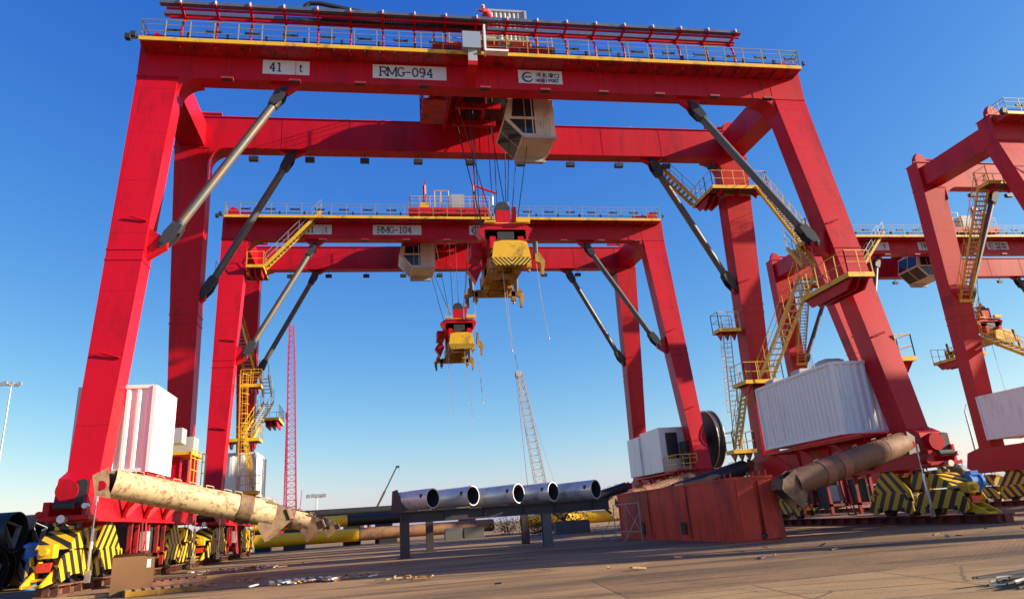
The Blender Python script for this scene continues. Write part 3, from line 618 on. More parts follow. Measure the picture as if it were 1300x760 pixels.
        def chain(mb):
            n = 70
            for i in range(n): x = -9.2 + 8.7 * i / n; mb.box((x, -1.1, 26.28), (x + .1, -.66, 26.50))
            for i in range(16):
                t = PI * i / 15; 
            mb.path([(-9.2, -.9, 26.5), (-9.9, -.9, 26.75), (-10.05, -.9, 27.0), (-9.8, -.9, 27.2), (-9.3, -.9, 27.22), (-7.4, -.9, 26.85), (-5.6, -.9, 26.6)], .26, 6)
        part('cable_chain', BLACK, tr, chain, ('chain',))
        def bb(mb):
            mb.box((-2.0, -1.6, 24.45), (-1.05, -1.12, 25.45)); mb.mi = 1; mb.box((-1.72, -1.45, 23.75), (-1.25, -1.15, 24.45)); mb.mi = 2; mb.prism([(-1.45, 23.75), (-1.2, 23.75), (-.25, 23.1), (-.25, 22.95), (-1.45, 23.5)], 'x', -1.75, -1.25); mb.mi = 3; mb.box((-.85, -1.5, 24.2), (-.75, -1.2, 26.0)); mb.box((-.85, -1.6, 24.3), (.4, -1.2, 24.42))
        part('junction_cabinet', [BLUEG, GREY, RED, WHITE], c, bb, ('bb',))
    def lights(mb):
        for (x, y, z) in ((-18.2, -1.2, 24.3), (-18.0, -1.1, 24.5)): mb.box((x - .12, y - .15, z), (x + .12, y + .15, z + .25)); mb.bar((x, y, z + .1), (-17.6, -1, 24.5), .05)
    part('warning_lamp', DARK, c, lights, ('wl',))
    return c

# ------------------------------------------------------------------ trolleys
def build_trolley(loc, label, cab_x, detail):
    t = thing('crane_trolley', label, 'crane trolley', loc, 0, 'trolleys running on the gantry girders')
    z = TOPR + .25
    def fr(mb):
        for y in (.3, 7.6): mb.box((-3.4, y - .2, z), (3.4, y + .35, z + .6))
        for x in (-3.3, -1.6, 0, 1.5, 2.9): mb.box((x, .3, z + .02), (x + .35, 7.7, z + .55))
        mb.box((-3.3, .6, z + .56), (3.3, 7.4, z + .62)); mb.mi = 1
        for y in (2.4, 4.6): mb.disc((y, z + .0), .55, 'x', -1.2, 1.2, 22)
        mb.box((-2.8, 1.5, z - .6), (-1.6, 3.2, z)); mb.box((-1.0, 5.4, z - .4), (1.6, 6.6, z)); mb.box((1.6, 2.0, z - .5), (2.4, 3.0, z))
        mb.mi = 0; mb.box((-2.4, 1.2, z - 1.2), (-2.2, 6.5, z)); mb.box((-.2, 1.3, z - 1.0), (0, 6.5, z)); mb.box((-1.9, 1.7, z - 1.25), (.8, 1.9, z - .9)); mb.box((-1.9, 3.7, z - 1.25), (.8, 3.9, z - .9)); mb.box((-1.9, 5.7, z - 1.25), (.8, 5.9, z - .9))
    part('trolley_frame', [RED, DARK], t, fr)
    def mach(mb):
        mb.box((-.9, 3.2, z + .62), (1.4, 4.6, z + 1.6)); mb.disc((5.6, z + 1.2), .5, 'x', -1.4, 1.2, 20); mb.disc((2.6, z + 1.2), .45, 'x', -1.8, .6, 20); mb.mi = 1; mb.box((1.6, 5, z + .62), (2.6, 6.4, z + 1.9)); mb.box((-2.4, 1.2, z + .62), (-1.7, 2.0, z + 1.5))
    part('hoist_machinery', [RED, YEL], t, mach, smooth=False)
    if detail:
        part('equipment_house', GREY, t, lambda mb: (corrug(mb, -.05, 2.05, .9, 3.1, z + 1.1, z + 3.55, .26, .05, 'flr'), mb.box((-1.6, .3, z + 1.0), (2.2, 3.2, z + 1.08)), mb.box((-1.3, .35, z + 1.08), (.35, .88, z + 1.80)), [mb.bar((x, y, z + .6), (x, y, z + 1.0), .1) for x in (-1.5, .3, 2.1) for y in (.4, 3.1)]))
    def rl(mb):
        railing(mb, [(-3.3, .2, z + .62), (3.3, .2, z + .62)], 1.0, .05, .8); railing(mb, [(-3.3, 7.6, z + .62), (3.3, 7.6, z + .62)], 1.0, .05, .8)
        railing(mb, [(-3.3, .2, z + .62), (-3.3, 7.6, z + .62)], 1.0, .05, 1)
    part('handrail', YEL, t, rl)
    def cage(mb):
        railing(mb, [(-3.9, 1.6, z - 2.0), (-2.6, 1.6, z - 2.0), (-2.6, 4.2, z - 2.0), (-3.9, 4.2, z - 2.0), (-3.9, 1.6, z - 2.0)], 1.1, .05, .65); mb.box((-3.9, 1.6, z - 2.1), (-2.6, 4.2, z - 2.0))
        for x in (-3.9, -2.6):
            for y in (1.6, 4.2): mb.bar((x, y, z - 2), (x, y, z + .1), .07)
        for i in range(8): mb.bar((-3.7, 1.6, z - 2 + .26 * i), (-3.2, 1.6, z - 2 + .26 * i), .04)
    part('access_cage', REDD, t, cage)
    if detail:
        def mast(mb): mb.path([(-.7, -.2, z + .6), (-.7, -.2, z + 1.9)], .08)
    else:
        def mast(mb):
            mb.path([(-2.0, 1.5, z + .6), (-2.0, 1.5, z + 3.2)], .3, 6); mb.bar((-2.0, 1.5, z + 3.2), (-2.0, 1.5, z + 3.7), .12); mb.path([(2.2, 1.5, z + .6), (2.2, 1.5, z + 3.3), (4.2, 1.8, z + 2.7)], .22, 6); mb.bar((3.0, 1.6, z + .6), (3.0, 1.6, z + 3.0), .14); mb.bar((2.2, 1.5, z + 3.3), (2.2, 1.5, z + 5.0), .06)
            mb.mi = 1; mb.path([(-1.2, 1.2, z + .6), (-1.2, 1.2, z + 2.6), (0, 1.2, z + 2.6), (0, 1.2, z + .6)], .08); mb.path([(-.6, 2, z + .6), (-.6, 2, z + 2.9)], .08); mb.mi = 2; mb.box((.2, 1.0, z + .62), (1.3, 2.2, z + 2.2))
    part('service_mast', [RED, YEL, BLUEG], t, mast)
    # operator cab
    x0 = cab_x; x1 = cab_x + 2.6; y0, y1, zb, zt = 2.0, 5.0, 21.35, 24.0
    left = True
    def cabf(mb):
        xs = x0 + .75
        mb.prism([(x1, zb), (x1, zt), (x0 + .1, zt), (x0 - .3, zb + 1.15), (xs, zb)], 'y', y0 + .04, y1 - .04)
        for i in range(7): x = xs + .55 + i * (x1 - xs - .7) / 7; mb.box((x, y0, zb + .05), (x + .06, y0 + .05, zt - .05))
        mb.box((x1, y0 + .3, zb + .1), (x1 + .08, y1 - .3, zt - .2)); mb.box((x0 + .1, y0, zt), (x1, y1, zt + .08))
        for (xx, yy) in ((x0 + .5, y0 + .4), (x1 - .3, y0 + .4), (x0 + .5, y1 - .4), (x1 - .3, y1 - .4)): mb.bar((xx, yy, zt), (xx, yy, z + .1), .14)
    cb = part('operator_cab', BEIGE, t, cabf)
    def win(mb):
        a = (x0 - .3, zb + 1.15); b = (x0 + .1, zt); e = (x0 + .75, zb)
        def quad(p, q, ya, yb, off=.012):
            d = Vector((q[0] - p[0], q[1] - p[1])); L = d.length; d /= L; n = Vector((-d.y, d.x)); n = n if n.x < 0 else -n; P = Vector(p) + d * .1 + n * off; Q = Vector(q) - d * .1 + n * off
            mb.add([(P.x, ya, P.y), (P.x, yb, P.y), (Q.x, yb, Q.y), (Q.x, ya, Q.y)], [(0, 1, 2, 3)])
        for ya, yb in ((y0 + .15, (y0 + y1) / 2 - .05), ((y0 + y1) / 2 + .05, y1 - .15)): quad(a, b, ya, yb); quad(e, a, ya, yb)
        X = x0 + 1.5
        mb.add([(x0 + .15, y0 + .028, zb + 1.25), (X, y0 + .028, zb + 1.25), (X, y0 + .028, zt - .2), (x0 + .3, y0 + .028, zt - .2)], [(0, 1, 2, 3)])
        mb.add([(x0 + .0, y0 + .028, zb + 1.08), (x0 + .75, y0 + .028, zb + .2), (X, y0 + .028, zb + .2), (X, y0 + .028, zb + 1.08)], [(0, 1, 2, 3)])
    part('cab_window', GLASS, cb, win)
    def trim(mb):
        mb.box((x0 + .75, y0 - .03, zb - .12), (x1 + .05, y0 + .08, zb)); mb.box((x0 + .75, y1 - .08, zb - .12), (x1 + .05, y1 + .03, zb)); mb.box((x0 + .7, y1 - .5, zb - .3), (x1 - .2, y1 - .2, zb - .0))
        mb.bar((x0 + .9, y0 + .015, zb + .1), (x0 + .9, y0 + .015, zt - .1), .06)
    part('cab_trim', GREY, cb, trim)
    return t

# ------------------------------------------------------------------ spreaders
def build_spreader(loc, label, ztrol, lines, drops):
    """origin at the spreader centre; long axis along y"""
    s = thing('container_spreader', label, 'container spreader', loc, 0, 'yellow container spreaders hanging from hoist ropes')
    def main(mb):
        mb.box((-.9, -2.2, .25), (-.45, 2.2, .85)); mb.box((.45, -2.2, .25), (.9, 2.2, .85)); mb.box((-.9, -.5, .3), (.9, .5, .8))
        for y in (-2.2, 1.95): mb.box((-.9, y, .2), (.9, y + .25, .9))
        for k in range(4): mb.box((-.45, -1.7 + k * 1.0, .4), (.45, -1.6 + k * 1.0, .55))
    part('main_frame', YOLD, s, main)
    for e in (-1, 1):
        def beam(mb, e=e):
            for x in (-.78, .5): mb.box((x, e * 1.2, .02), (x + .28, e * 2.9, .5))
            WW = 1.22 if e > 0 else 1.0; mb.box((-WW, e * 2.75, 0), (WW, e * 3.05, .42)); mb.box((-.4, e * 2.2, .1), (.4, e * 2.75, .5))
            for x in (-WW + .1, WW - .1): mb.box((x - .13, e * 2.9 - .15, -.25), (x + .13, e * 2.9 + .15, .3)); mb.bar((x, e * 2.9, -.25), (x, e * 2.9, -.42), .14, n=8)
        tb = part('telescopic_beam', YOLD, s, beam)
        for sx in ((-1, 1) if e > 0 else (1,)):
            def flip(mb, e=e, sx=sx):
                mb.prism([(sx * 1.25, .5), (sx * 1.5, .55), (sx * 1.75, .1), (sx * 1.62, -.62), (sx * 1.5, -.6), (sx * 1.5, 0), (sx * 1.25, .1)], 'y', e * 2.95 - .12, e * 2.95 + .12); mb.mi = 1; mb.bar((sx * 1.3, e * 2.9, .3), (sx * 1.34, e * 2.9, 1.2), .26, n=8); mb.mi = 0
            part('corner_flipper', [YOLD, DARK], tb, flip)
    part('hazard_panel', HSP, s, lambda mb: mb.prism([(-1.0, .1), (-.8, -.14), (.8, -.14), (1.0, .06), (1.0, .26), (-1.0, .26)], 'y', -3.2, -3.06))
    part('end_panel', YEL, s, lambda mb: (mb.prism([(-1.0, .28), (1.0, .28), (.86, 1.1), (.45, 1.2), (-.45, 1.2), (-.86, 1.1)], 'y', -3.18, -3.02), mb.box((-.8, -3.02, .95), (.8, -1.4, 1.15))))
    def hb(mb):
        mb.prism([(-1.0, 1.5), (1.0, 1.5), (1.5, 2.35), (1.1, 2.6), (-1.1, 2.6), (-1.5, 2.35)], 'y', -1.9, -1.0); mb.box((-1.1, -1.9, 1.75), (1.1, 1.2, 2.3)); mb.box((-.4, -1.7, 2.6), (.4, -.9, 3.5)); mb.box((.55, -1.5, 2.6), (.75, -1.2, 3.8)); mb.box((-.9, -2.2, 1.15), (-.6, -1.6, 1.8)); mb.box((.6, -2.2, 1.15), (.9, -1.6, 1.8)); mb.box((-.9, 1, .85), (-.6, 1.4, 1.8)); mb.box((.6, 1, .85), (.9, 1.4, 1.8))
        mb.box((-1.7, -.6, 1.3), (-1.1, .8, 2.0)); mb.prism([(-1.9, .6), (-1.4, 1.3), (-1.1, .7), (-1.45, -.1)], 'y', -.3, .3)
        mb.mi = 1; mb.box((-.45, -1.96, 1.55), (.45, -1.91, 2.15)); mb.disc((0, 3.7), .42, 'y', -1.46, -1.14, 18)
    h = part('headblock', [RED, DARK], s, hb)
    part('service_deck', YEL, h, lambda mb: (mb.box((-1.1, -2.1, 2.66), (-.5, -1.8, 2.74)), mb.box((.6, -2.1, 2.66), (1.35, -1.8, 2.92)), mb.box((-1.15, -2.0, 2.62), (1.35, -1.95, 2.66)), [mb.bar((x, -2.05, 2.7), (x, -2.05, 3.1), .05) for x in (-1.05, -.55, .65, 1.3)]))
    for (x0, y0, x1, y1, z1) in lines: part('hoist_rope', DARK, s, lambda mb: mb.bar((x1, y1, z1), (x0, y0, ztrol), .05, n=5))
    for (x0, y0, x1, y1, z1) in lines[:4]: part('rope_socket', CHROME, h, lambda mb: mb.bar((x1, y1, z1), (x1 + (x0 - x1) * .1, y1 + (y0 - y1) * .1, z1 + (ztrol - z1) * .1), .14, n=8))
    for (x, y, z0, L, sw) in drops:
        def dr(mb):
            pts = [(x + sw * (k / 10) ** 2, y, z0 - L * k / 10) for k in range(11)]; mb.path(pts, .04, 4); mb.bar(pts[-1], (pts[-1][0], y, pts[-1][2] - .12), .06, n=6)
        part('tag_line', GREY, s, dr)
    return s

# ================================================================== SCENE
def sheet(name, pts, z, m):
    mb = MB(); mb.add([(x, y, z) for x, y in pts], [tuple(range(len(pts)))]); o = bpy.data.objects.new(name, mb.mesh(name, m)); COL.objects.link(o); o['kind'] = 'structure'; return o
sheet('ground', [(-3000, -200), (3000, -200), (3000, 4000), (-3000, 4000)], 0, GROUND)
sheet('paved_yard', [(-2.5, -21.2), (60, -13.0), (60, -7), (12, -8.6), (2, -11.5), (-2.0, -17)], .004, PAVER)
sheet('concrete_apron', [(-60, -32.5), (-3.2, -21.3), (-1.5, -21.02), (5.9, -20.0), (60, -12.9), (60, -60), (-60, -60)], .008, APRON)

craneA = build_crane((0, 0, 0), 0, '094', 'nearest red gantry crane, numbered 094, whose portal spans the whole yard', dict(near=True, stairs='RR', left_house='short', right_house='long', tray=True))
craneB = build_crane((-.106, 22.25, .0), .012, '104', 'red gantry crane numbered 104, framed by the legs of the nearest crane', dict(stairs='LF', left_house='long', right_house='grey', reel=True))
build_trolley((66, -25, 0), 'unseen red trolley added beyond the right edge to fill out the crane shadow', .9, True)  # out-of-view trolley, added so the shadow bands have more mass between them
shadow_crane = build_crane((70, -25, 0), 0, '109', 'unseen red gantry crane added beyond the right edge to shade the yard', dict(stairs='LF', left_house='long', right_house='long', struts=False))  # crane out of view, added to cast the dark band across the yard
craneC = build_crane((52.4, 3.9, 0), 0, '091', 'red gantry crane cut off by the right edge, one slanting leg showing', dict(stairs='LF', left_house='long', right_house='none'))
craneD = build_crane((52.2, 26.2, 0), 0, '101', 'red gantry crane whose girders pass behind the slanting leg at the right edge', dict(stairs='LF', left_house='long', right_house='none'))

build_trolley((0, 0, 0), 'red trolley on the nearest gantry with grey ribbed housing and beige hanging cab', 0.9, True)
build_trolley((-.4, 22.25, 0), 'red trolley with mast and jib on top of the gantry numbered 104', -3.9, False)
build_trolley((52.2, 26.2, 0), 'trolley with white cab under the girders of the gantry behind the right leg', -5.2, False)

L1 = [(-.6, 2.4 - 4.2, -.5, -1.3, 3.9), (.9, 2.4 - 4.2, .5, -.2, 3.8), (-2.6, -1.9, -.3, .2, 3.6), (1.2, 2.3, .5, .2, 3.8), (-1.3, -1, -1.2, -1.2, 2.4), (-.9, 1.2, -1.2, 1.2, 2.2), (2.4, -1.5, 1.0, -.4, 3.4), (-1.9, 2.4, -.8, .5, 3.3), (-1.5, -1.1, -1.35, -1.2, 2.4), (-.3, -2.2, -.25, -1.3, 3.9), (.2, 2.0, .2, -1.2, 3.9), (-2.2, .8, -.6, .8, 2.4), (1.9, .6, .7, .8, 2.4)]
build_spreader((.3, 4.2, 13.55), 'yellow container spreader under a red headblock, the larger, hung from the nearest crane', 25.0 - 13.55, L1,
               [(-.35, -2.4, 0, 4.3, .2), (1.35, -2.7, 1.2, 5.0, .35), (-1.35, 1.5, 0, 6.2, .15), (.5, 1.5, 0, 5.7, .5)])
L2 = [(-1.9, -1.6, -.6, -.2, 3.6), (1.2, -1.6, .7, -.2, 3.6), (-2.6, 1.9, -.5, .2, 3.6), (1.6, 2.3, .6, .2, 3.6), (-.5, -1, -.3, -.5, 3.4), (.3, 1.2, .3, .5, 3.4), (-3.0, -1.2, -1.0, -.4, 2.4)]
build_spreader((.15, 26.4, 14.35), 'yellow container spreader under a red headblock, the smaller and lower, hung from gantry 104', 25.0 - 14.35, L2,
               [(-1.0, -2.4, 0, 4.6, 0), (.3, -2.4, 0, 4.2, .1), (1.1, 1.8, 0, 5.0, .1), (-.4, 1.8, 0, 4.7, .0)])
build_spreader((53.4, 30.4, 14.4), 'yellow container spreader partly hidden behind the slanting leg at the right edge', 25.0 - 14.4, L2, [(-1.0, -2.4, 0, 4.6, 0)])

# rail skids under the bogies
def skid(x, y0, y1, label, m=BEAMRED):
    def f(mb):
        mb.box((x - .35, y0, .30), (x + .35, y1, .345)); mb.box((x - .35, y0, 0.008), (x + .35, y1, .04)); mb.box((x - .1, y0, .04), (x + .1, y1, .30))
        for k in range(int((y1 - y0) / 1.0)): mb.box((x - .33, y0 + .1 + k, .04), (x + .33, y0 + .13 + k, .3))
        mb.mi = 0
    return tag(part('rail_skid', [m], None, f), label, 'skid beam', 'steel skid beams under the crane wheels')
skid(16.7, -7.9, 13.5, 'long red oxide steel beam on the ground under the right wheels of the nearest crane')
skid(-16.7, -6.2, 13.2, 'rusty steel beam on the ground under the left wheels of the nearest crane', RUST)
skid(-17.0, 15.2, 35.5, 'rusty steel beam under the left wheels of gantry 104', RUST); skid(16.6, 15.2, 35.5, 'dark red steel beam under the right wheels of gantry 104 behind the red steel box')
skid(35.7, -4, 17, 'dark red steel beam under the striped wheels at the right edge'); skid(35.5, 19, 39.5, 'dark steel beam beyond the striped wheels at the right edge')

# weathered red steel box
t = thing('steel_pontoon', 'long weathered red steel box with orange end, on the ground under the inclined pipes', 'steel pontoon', (6.7, -6.6, 0))
def pon(mb):
    L = 14.7
    mb.box((0, .05, .1), (1.5, L, 2.2)); mb.box((-.04, -.0, 2.2), (1.54, L + .04, 2.28))
    for y in (4.8, 9.7, 14.4): mb.box((-.035, y, .1), (-.0, y + .08, 2.2))
    mb.box((-.03, 0, .0), (1.53, L, .1))
part('hull', ORANGE, t, pon)
part('end_panel', ORANGE, t, lambda mb: mb.hexa([(.0, -.06, .06), (.72, -.06, .06), (.72, .04, .06), (.0, .04, .06)], [(.02, .0, 2.26), (.68, .0, 2.26), (.68, .04, 2.26), (.02, .04, 2.26)]))
part('end_panel', ORANGE, t, lambda mb: mb.hexa([(.86, -.10, .06), (1.62, -.14, .06), (1.62, .04, .06), (.86, .04, .06)], [(.88, -.05, 2.12), (1.56, -.08, 2.12), (1.56, .04, 2.12), (.88, .04, 2.12)]))
part('towing_eye', DARK, t, lambda mb: (mb.ring((.8, -.1, .18), .09, .04, 'y', 12), mb.box((.74, -.08, .1), (.84, .0, .3))))
part('top_rail', ORANGE, t, lambda mb: [mb.bar((.05, .4 + .5 * i, 2.28), (.05, .4 + .5 * i, 2.45), .06) for i in range(5)] + [mb.bar((1.45, .3 + .5 * i, 2.28), (1.45, .3 + .5 * i, 2.5), .08) for i in range(4)])
part('port_opening', BLACK, t, lambda mb: (mb.box((-.065, 5.2, .25), (-.055, 5.75, .75)), mb.box((-.065, 10.6, .2), (-.055, 11.0, .8))))
# scaffold frame leaning by it
def scaf(mb):
    for y in (0, 2.2, 4.2):
        mb.bar((0, y, 0), (0, y, 1.75), .05); mb.bar((-.9, y, 0), (0, y, 1.3), .04)
    for z in (.4, 1.72): mb.bar((0, 0, z), (0, 4.2, z), .05)
    mb.bar((0, 0, .4), (0, 2.2, 1.72), .03)
tag(part('scaffold_frame', RAIL, None, scaf, loc=(6.0, 2.6, 0)), 'thin grey scaffold frame standing against the red steel box', 'scaffold frame')

# pipe rack with silver pipes
t = thing('pipe_rack', 'dark steel rack under the silver pipes in the middle of the yard', 'pipe rack', (-5.2, 3.6, 0))
part('cross_beam', RACKS, t, lambda mb: (mb.box((-.2, -.22, 1.52), (10, .22, 1.57)), mb.box((-.2, -.22, 1.97), (10, .22, 2.02)), mb.box((-.2, -.05, 1.57), (10, .05, 1.97)), [mb.box((x, -.2, 1.57), (x + .03, .2, 1.97)) for x in (0, 1.9, 3.8, 5.7, 7.3, 9.2)]))
part('cross_beam', RACKS, t, lambda mb: mb.box((1.2, 6.6, 1.55), (9.8, 7.0, 1.98)))
for (x, y, wd_) in ((0, 0, .22), (6.8, 0, .22), (7.0, 6.8, .2), (1.6, 6.8, .2)):
    part('leg', RACKS if x != 6.8 else CONC, t, lambda mb, x=x, y=y, wd_=wd_: (mb.box((x - wd_, y - .2, 0.03), (x + wd_, y - .16, 1.55)), mb.box((x - wd_, y + .16, 0.03), (x + wd_, y + .2, 1.55)), mb.box((x - .03, y - .16, .03), (x + .03, y + .16, 1.55)), mb.box((x - .35, y - .35, 0), (x + .35, y + .35, .03))))
names5 = ['silver pipe at the left end of the rack, with a dark slanted end plate', 'silver pipe second from the left on the rack', 'silver pipe in the middle of the five on the rack', 'silver pipe second from the right on the rack', 'silver pipe at the right end of the rack, nearest the red box']
for i, (mx, mz) in enumerate(((-3.86, 2.55), (-1.94, 2.55), (.28, 2.52), (2.0, 2.50), (4.15, 2.48))):
    b = Vector((mx, 3.3, mz)); dv = Vector((-.66, .75, -.01)); L = (2.3, 3.2, 3.6, 3.4, 3.6)[i]; r = .46
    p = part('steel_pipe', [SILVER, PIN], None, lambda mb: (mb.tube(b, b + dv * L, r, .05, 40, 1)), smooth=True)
    tag(p, names5[i], 'steel pipe', 'silver pipes resting on the rack')
    part('end_lug', DARK if i == 0 else SILVER, p, lambda mb: (mb.hexa([b + dv * (L - .9) + Vector((-.42, -.3, -.5)), b + dv * L + Vector((-.42, -.3, -.5)), b + dv * L + Vector((-.36, -.3, .5)), b + dv * (L - .3) + Vector((-.36, -.3, .55))], [b + dv * (L - .9) + Vector((-.36, -.3, -.5)), b + dv * L + Vector((-.36, -.3, -.5)), b + dv * L + Vector((-.30, -.3, .5)), b + dv * (L - .3) + Vector((-.30, -.3, .55))])))
    part('pipe_clip', DARK, p, lambda mb: mb.bar(b + Vector((-.56, -.02, .05)), b + Vector((-.56, -.02, .22)), .14, .1))

# long pipes lying behind
def longpipe(segs, x0, y, z, r, dx, dy, label):
    d = Vector((dx, dy, 0)).normalized(); P = Vector((x0, y, z)); t = thing('long_pipe', label, 'pipe', (x0, y, 0), 0, 'long painted pipes lying across the yard')
    o = 0
    for L, m in segs:
        part('pipe_section', m, t, lambda mb: mb.tube(P + d * o - Vector((x0, y, 0)), P + d * (o + L) - Vector((x0, y, 0)), r, .06, 24), smooth=True)
        if m is PIPEY: pass
        o += L
    for k in [4 + 9 * i for i in range(int(o / 9))]: part('timber_support', DARK, t, lambda mb: mb.box((d.x * k - .9, d.y * k - .6, 0), (d.x * k + .9, d.y * k + .6, max(.1, z - r + .03))))
longpipe([(10.0, PIPEY), (14.2, PIPEB)], -18.2, 45.4, 1.02, .60, 1, .17, 'lower golden and rust brown pipe lying behind the left of the rack')
longpipe([(9.2, PIPEY), (12.0, PIPEK), (9, PIPEB)], -18.6, 47.4, 2.42, .56, 1, .17, 'upper golden and black pipe lying behind the left of the rack')
longpipe([(11.5, PIPEY), (5.0, PIPEB)], 8.2, 46.2, 1.12, .60, 1, .17, 'lower golden pipe between the rack legs and the red steel box')
longpipe([(9.4, PIPEY), (1.6, PIPEK), (8, PIPEB)], 9.6, 48.6, 2.35, .56, 1, .17, 'upper golden pipe with black band, ending at the red steel box')
longpipe([(26, PIPEK)], -22.0, 50.2, 3.30, .42, 1, .1, 'thin black pipe lying along the top behind the golden pipes')
longpipe([(30, PIPEK)], -52, 46.5, 1.6, .7, 1, .05, 'black pipe far left behind the crane wheels')

# black pipe stacks at the left
def blackpipe(x, y, z, r, L, label, grp):
    d = Vector((-1, .16, 0)).normalized()
    o = part('black_pipe', PIPEK, None, lambda mb: mb.tube((0, 0, 0), d * L, r, .045, 36), ('bp', r, L), smooth=True, loc=(x, y, z)); tag(o, label, 'steel pipe', grp)
    n = Vector((d.y, -d.x, 0))
    def sp(mb):
        P = [Vector((0, 0, 0)) + d * .35 + n * (r * .93 * math.cos(t)) + Vector((0, 0, r * .93 * math.sin(t))) for t in (2.4, 5.3, .3)]
        for a, b in zip(P, P[1:] + P[:1]): mb.bar(a, b, .03, .22, up=d)
    part('inner_brace', GREY, o, sp, ('sp', r))
g = 'black pipes stacked at the left edge'
for k, (x, y, z) in enumerate(((-21.1, .6, .8), (-21.5, 2.25, .8), (-21.2, 3.9, .8), (-21.3, 5.6, .8), (-20.9, 1.4, 2.2), (-21.6, 3.1, 2.2), (-21.2, 4.8, 2.2), (-20.8, 6.5, 2.2))):
    blackpipe(x, y, z, .79, 13, ['front pipe of the bottom row of the near black pipe stack', 'second pipe of the bottom row of the near black pipe stack', 'third pipe of the bottom row of the near black pipe stack', 'rear pipe of the bottom row of the near black pipe stack', 'front pipe on top of the near black pipe stack, open end showing', 'second pipe on top of the near black pipe stack', 'third pipe on top of the near black pipe stack', 'rear pipe on top of the near black pipe stack'][k], g)
g = 'black pipes in the stack behind the left crane wheels'
for k in range(12):
    row = k // 6; blackpipe(-19.6 - .2 * (k % 3), 12.0 + 1.7 * (k % 6) + .85 * row, .8 + 1.42 * row, .79, 15, 'black pipe in the farther stack, between the near stack and the left crane leg', g)

# blue columns by the end bogies
def bluecol(x, y, label, tilt):
    t = thing('blue_drum', label, 'drum', (x, y, 0), 0); t.rotation_euler = (0, tilt, 0)
    def f(mb):
        mb.bar((0, 0, 0.02), (0, 0, 1.15), .52, n=24); mb.bar((0, 0, 1.15), (0, 0, 1.55), .74, n=24, r2=.74); mb.bar((0, 0, 1.02), (0, 0, 1.15), .56, n=24, r2=.74)
    part('body', BLUE, t, f, ('bc',), smooth=True); part('lid', BLUE, t, lambda mb: (mb.bar((0, 0, 1.55), (0, 0, 1.66), .9, n=24), mb.bar((0, 0, 1.66), (0, 0, 1.74), .82, n=24, r2=.6)), ('bl',), smooth=True)
bluecol(-19.9, .7, 'blue drum with a flanged lid between the black pipes and the left crane wheels', .06)
bluecol(19.3, -2.6, 'blue drum with a flanged lid behind the striped wheels of the right crane leg', -.04)

# cardboard sheet, pallets, planks, debris
t = thing('cardboard_box', 'brown cardboard box with a white paper label standing by the left crane wheels', 'cardboard box', (-13.45, -8.6, 0), .25)
part('carton', CARD, t, lambda mb: (mb.box((-.62, 0, 0), (.25, .55, 1.05)), mb.box((.25, .02, 0), (.5, .5, 1.0)), mb.hexa([(-.62, 0, 1.05), (.25, 0, 1.05), (.25, .02, 1.05), (-.62, .02, 1.05)], [(-.6, -.12, 1.13), (.22, -.12, 1.16), (.22, -.1, 1.16), (-.6, -.1, 1.13)])))
part('paper_label', PAPER, t, lambda mb: mb.box((.29, .012, .72), (.4, .018, .95)))
def pallet(x, y, rz, L, W, n, label, m1=YOLD, m2=WOOD, hgt=.14):
    t = thing('pallet', label, 'pallet', (x, y, 0), rz)
    part('bearer', m1, t, lambda mb: [mb.box((-L / 2, yy, .01), (L / 2, yy + .12, hgt)) for yy in (-W / 2, -.06, W / 2 - .12)])
    part('deck_board', m2, t, lambda mb: [mb.box((-L / 2 + i * L / n, -W / 2, hgt + .002), (-L / 2 + (i + .62) * L / n, W / 2, hgt + .04)) for i in range(n)])
pallet(-12.6, -8.8, .35, 2.0, .9, 8, 'worn yellow timber frame on the ground beside the cardboard box')
pallet(-13.9, -3.6, .5, 2.4, 1.3, 9, 'rusty slatted frame on the ground under the left crane wheels', RUST, RUST)
def debris(x, y, rz, n, sx, sy, label, m):
    def f(mb):
        rnd = random.Random(x)
        for i in range(n):
            px, py = rnd.gauss(0, sx), rnd.gauss(0, sy); a = rnd.random() * PI; L = rnd.uniform(.08, .45); z = .03 + rnd.random() * .07
            mb.mi = rnd.randint(0, len(m) - 1); mb.bar((px, py, z), (px + L * math.cos(a), py + L * math.sin(a) * .6, z + rnd.uniform(-.02, .05)), rnd.uniform(.03, .12), .03)
    o = part('debris', m, None, f, loc=(x, y, 0), rot=(0, 0, rz)); tag(o, label, 'debris'); o['kind'] = 'stuff'; return o
debris(-8.2, -9.6, .1, 60, .7, .28, 'scattered splintered wood scraps on the yard, nearest the camera', [WOOD, CARD, PAPER])
debris(-12.3, 4.2, .1, 80, 1.1, .8, 'scattered scraps and offcuts on the ground right of the left crane wheels', [WOOD, PAPER, RUST])
debris(-5.6, -12.2, .3, 12, .5, .2, 'few small wood chips on the ground right of the splintered boards', [WOOD, CARD])
debris(1.0, -14.5, .3, 9, 3.5, 1.0, 'loose chips and pebbles strewn over the paved yard', [RUST, WOOD, DARK])
debris(9, -13.5, .3, 8, 4, 1.2, 'loose pebbles strewn over the paving before the red beam', [RUST, WOOD, DARK])
debris(-12.5, -7.6, .2, 40, 1.4, .5, 'timber offcuts around the cardboard box', [WOOD, RUST])
pallet(-8.8, -9.0, .15, 1.6, .7, 7, 'broken pale pallet lying flat among wood scraps', WOOD, PAPER, .07)
for k, (x, y, a, L) in enumerate(((-15.4, -8.6, .1, 3.2), (-14.2, -7.5, .45, 2.6), (-11.9, -1.6, .12, 1.8))):
    tag(part('timber_plank', WOOD, None, lambda mb: mb.box((-L / 2, -.14, .01), (L / 2, .14, .09)), loc=(x, y, .0), rot=(0, 0, a)), ['pale timber plank on the ground at the bottom left corner', 'timber plank left of the cardboard box at the crane wheels', 'timber plank lying beyond the wheels beside the scraps'][k], 'plank')
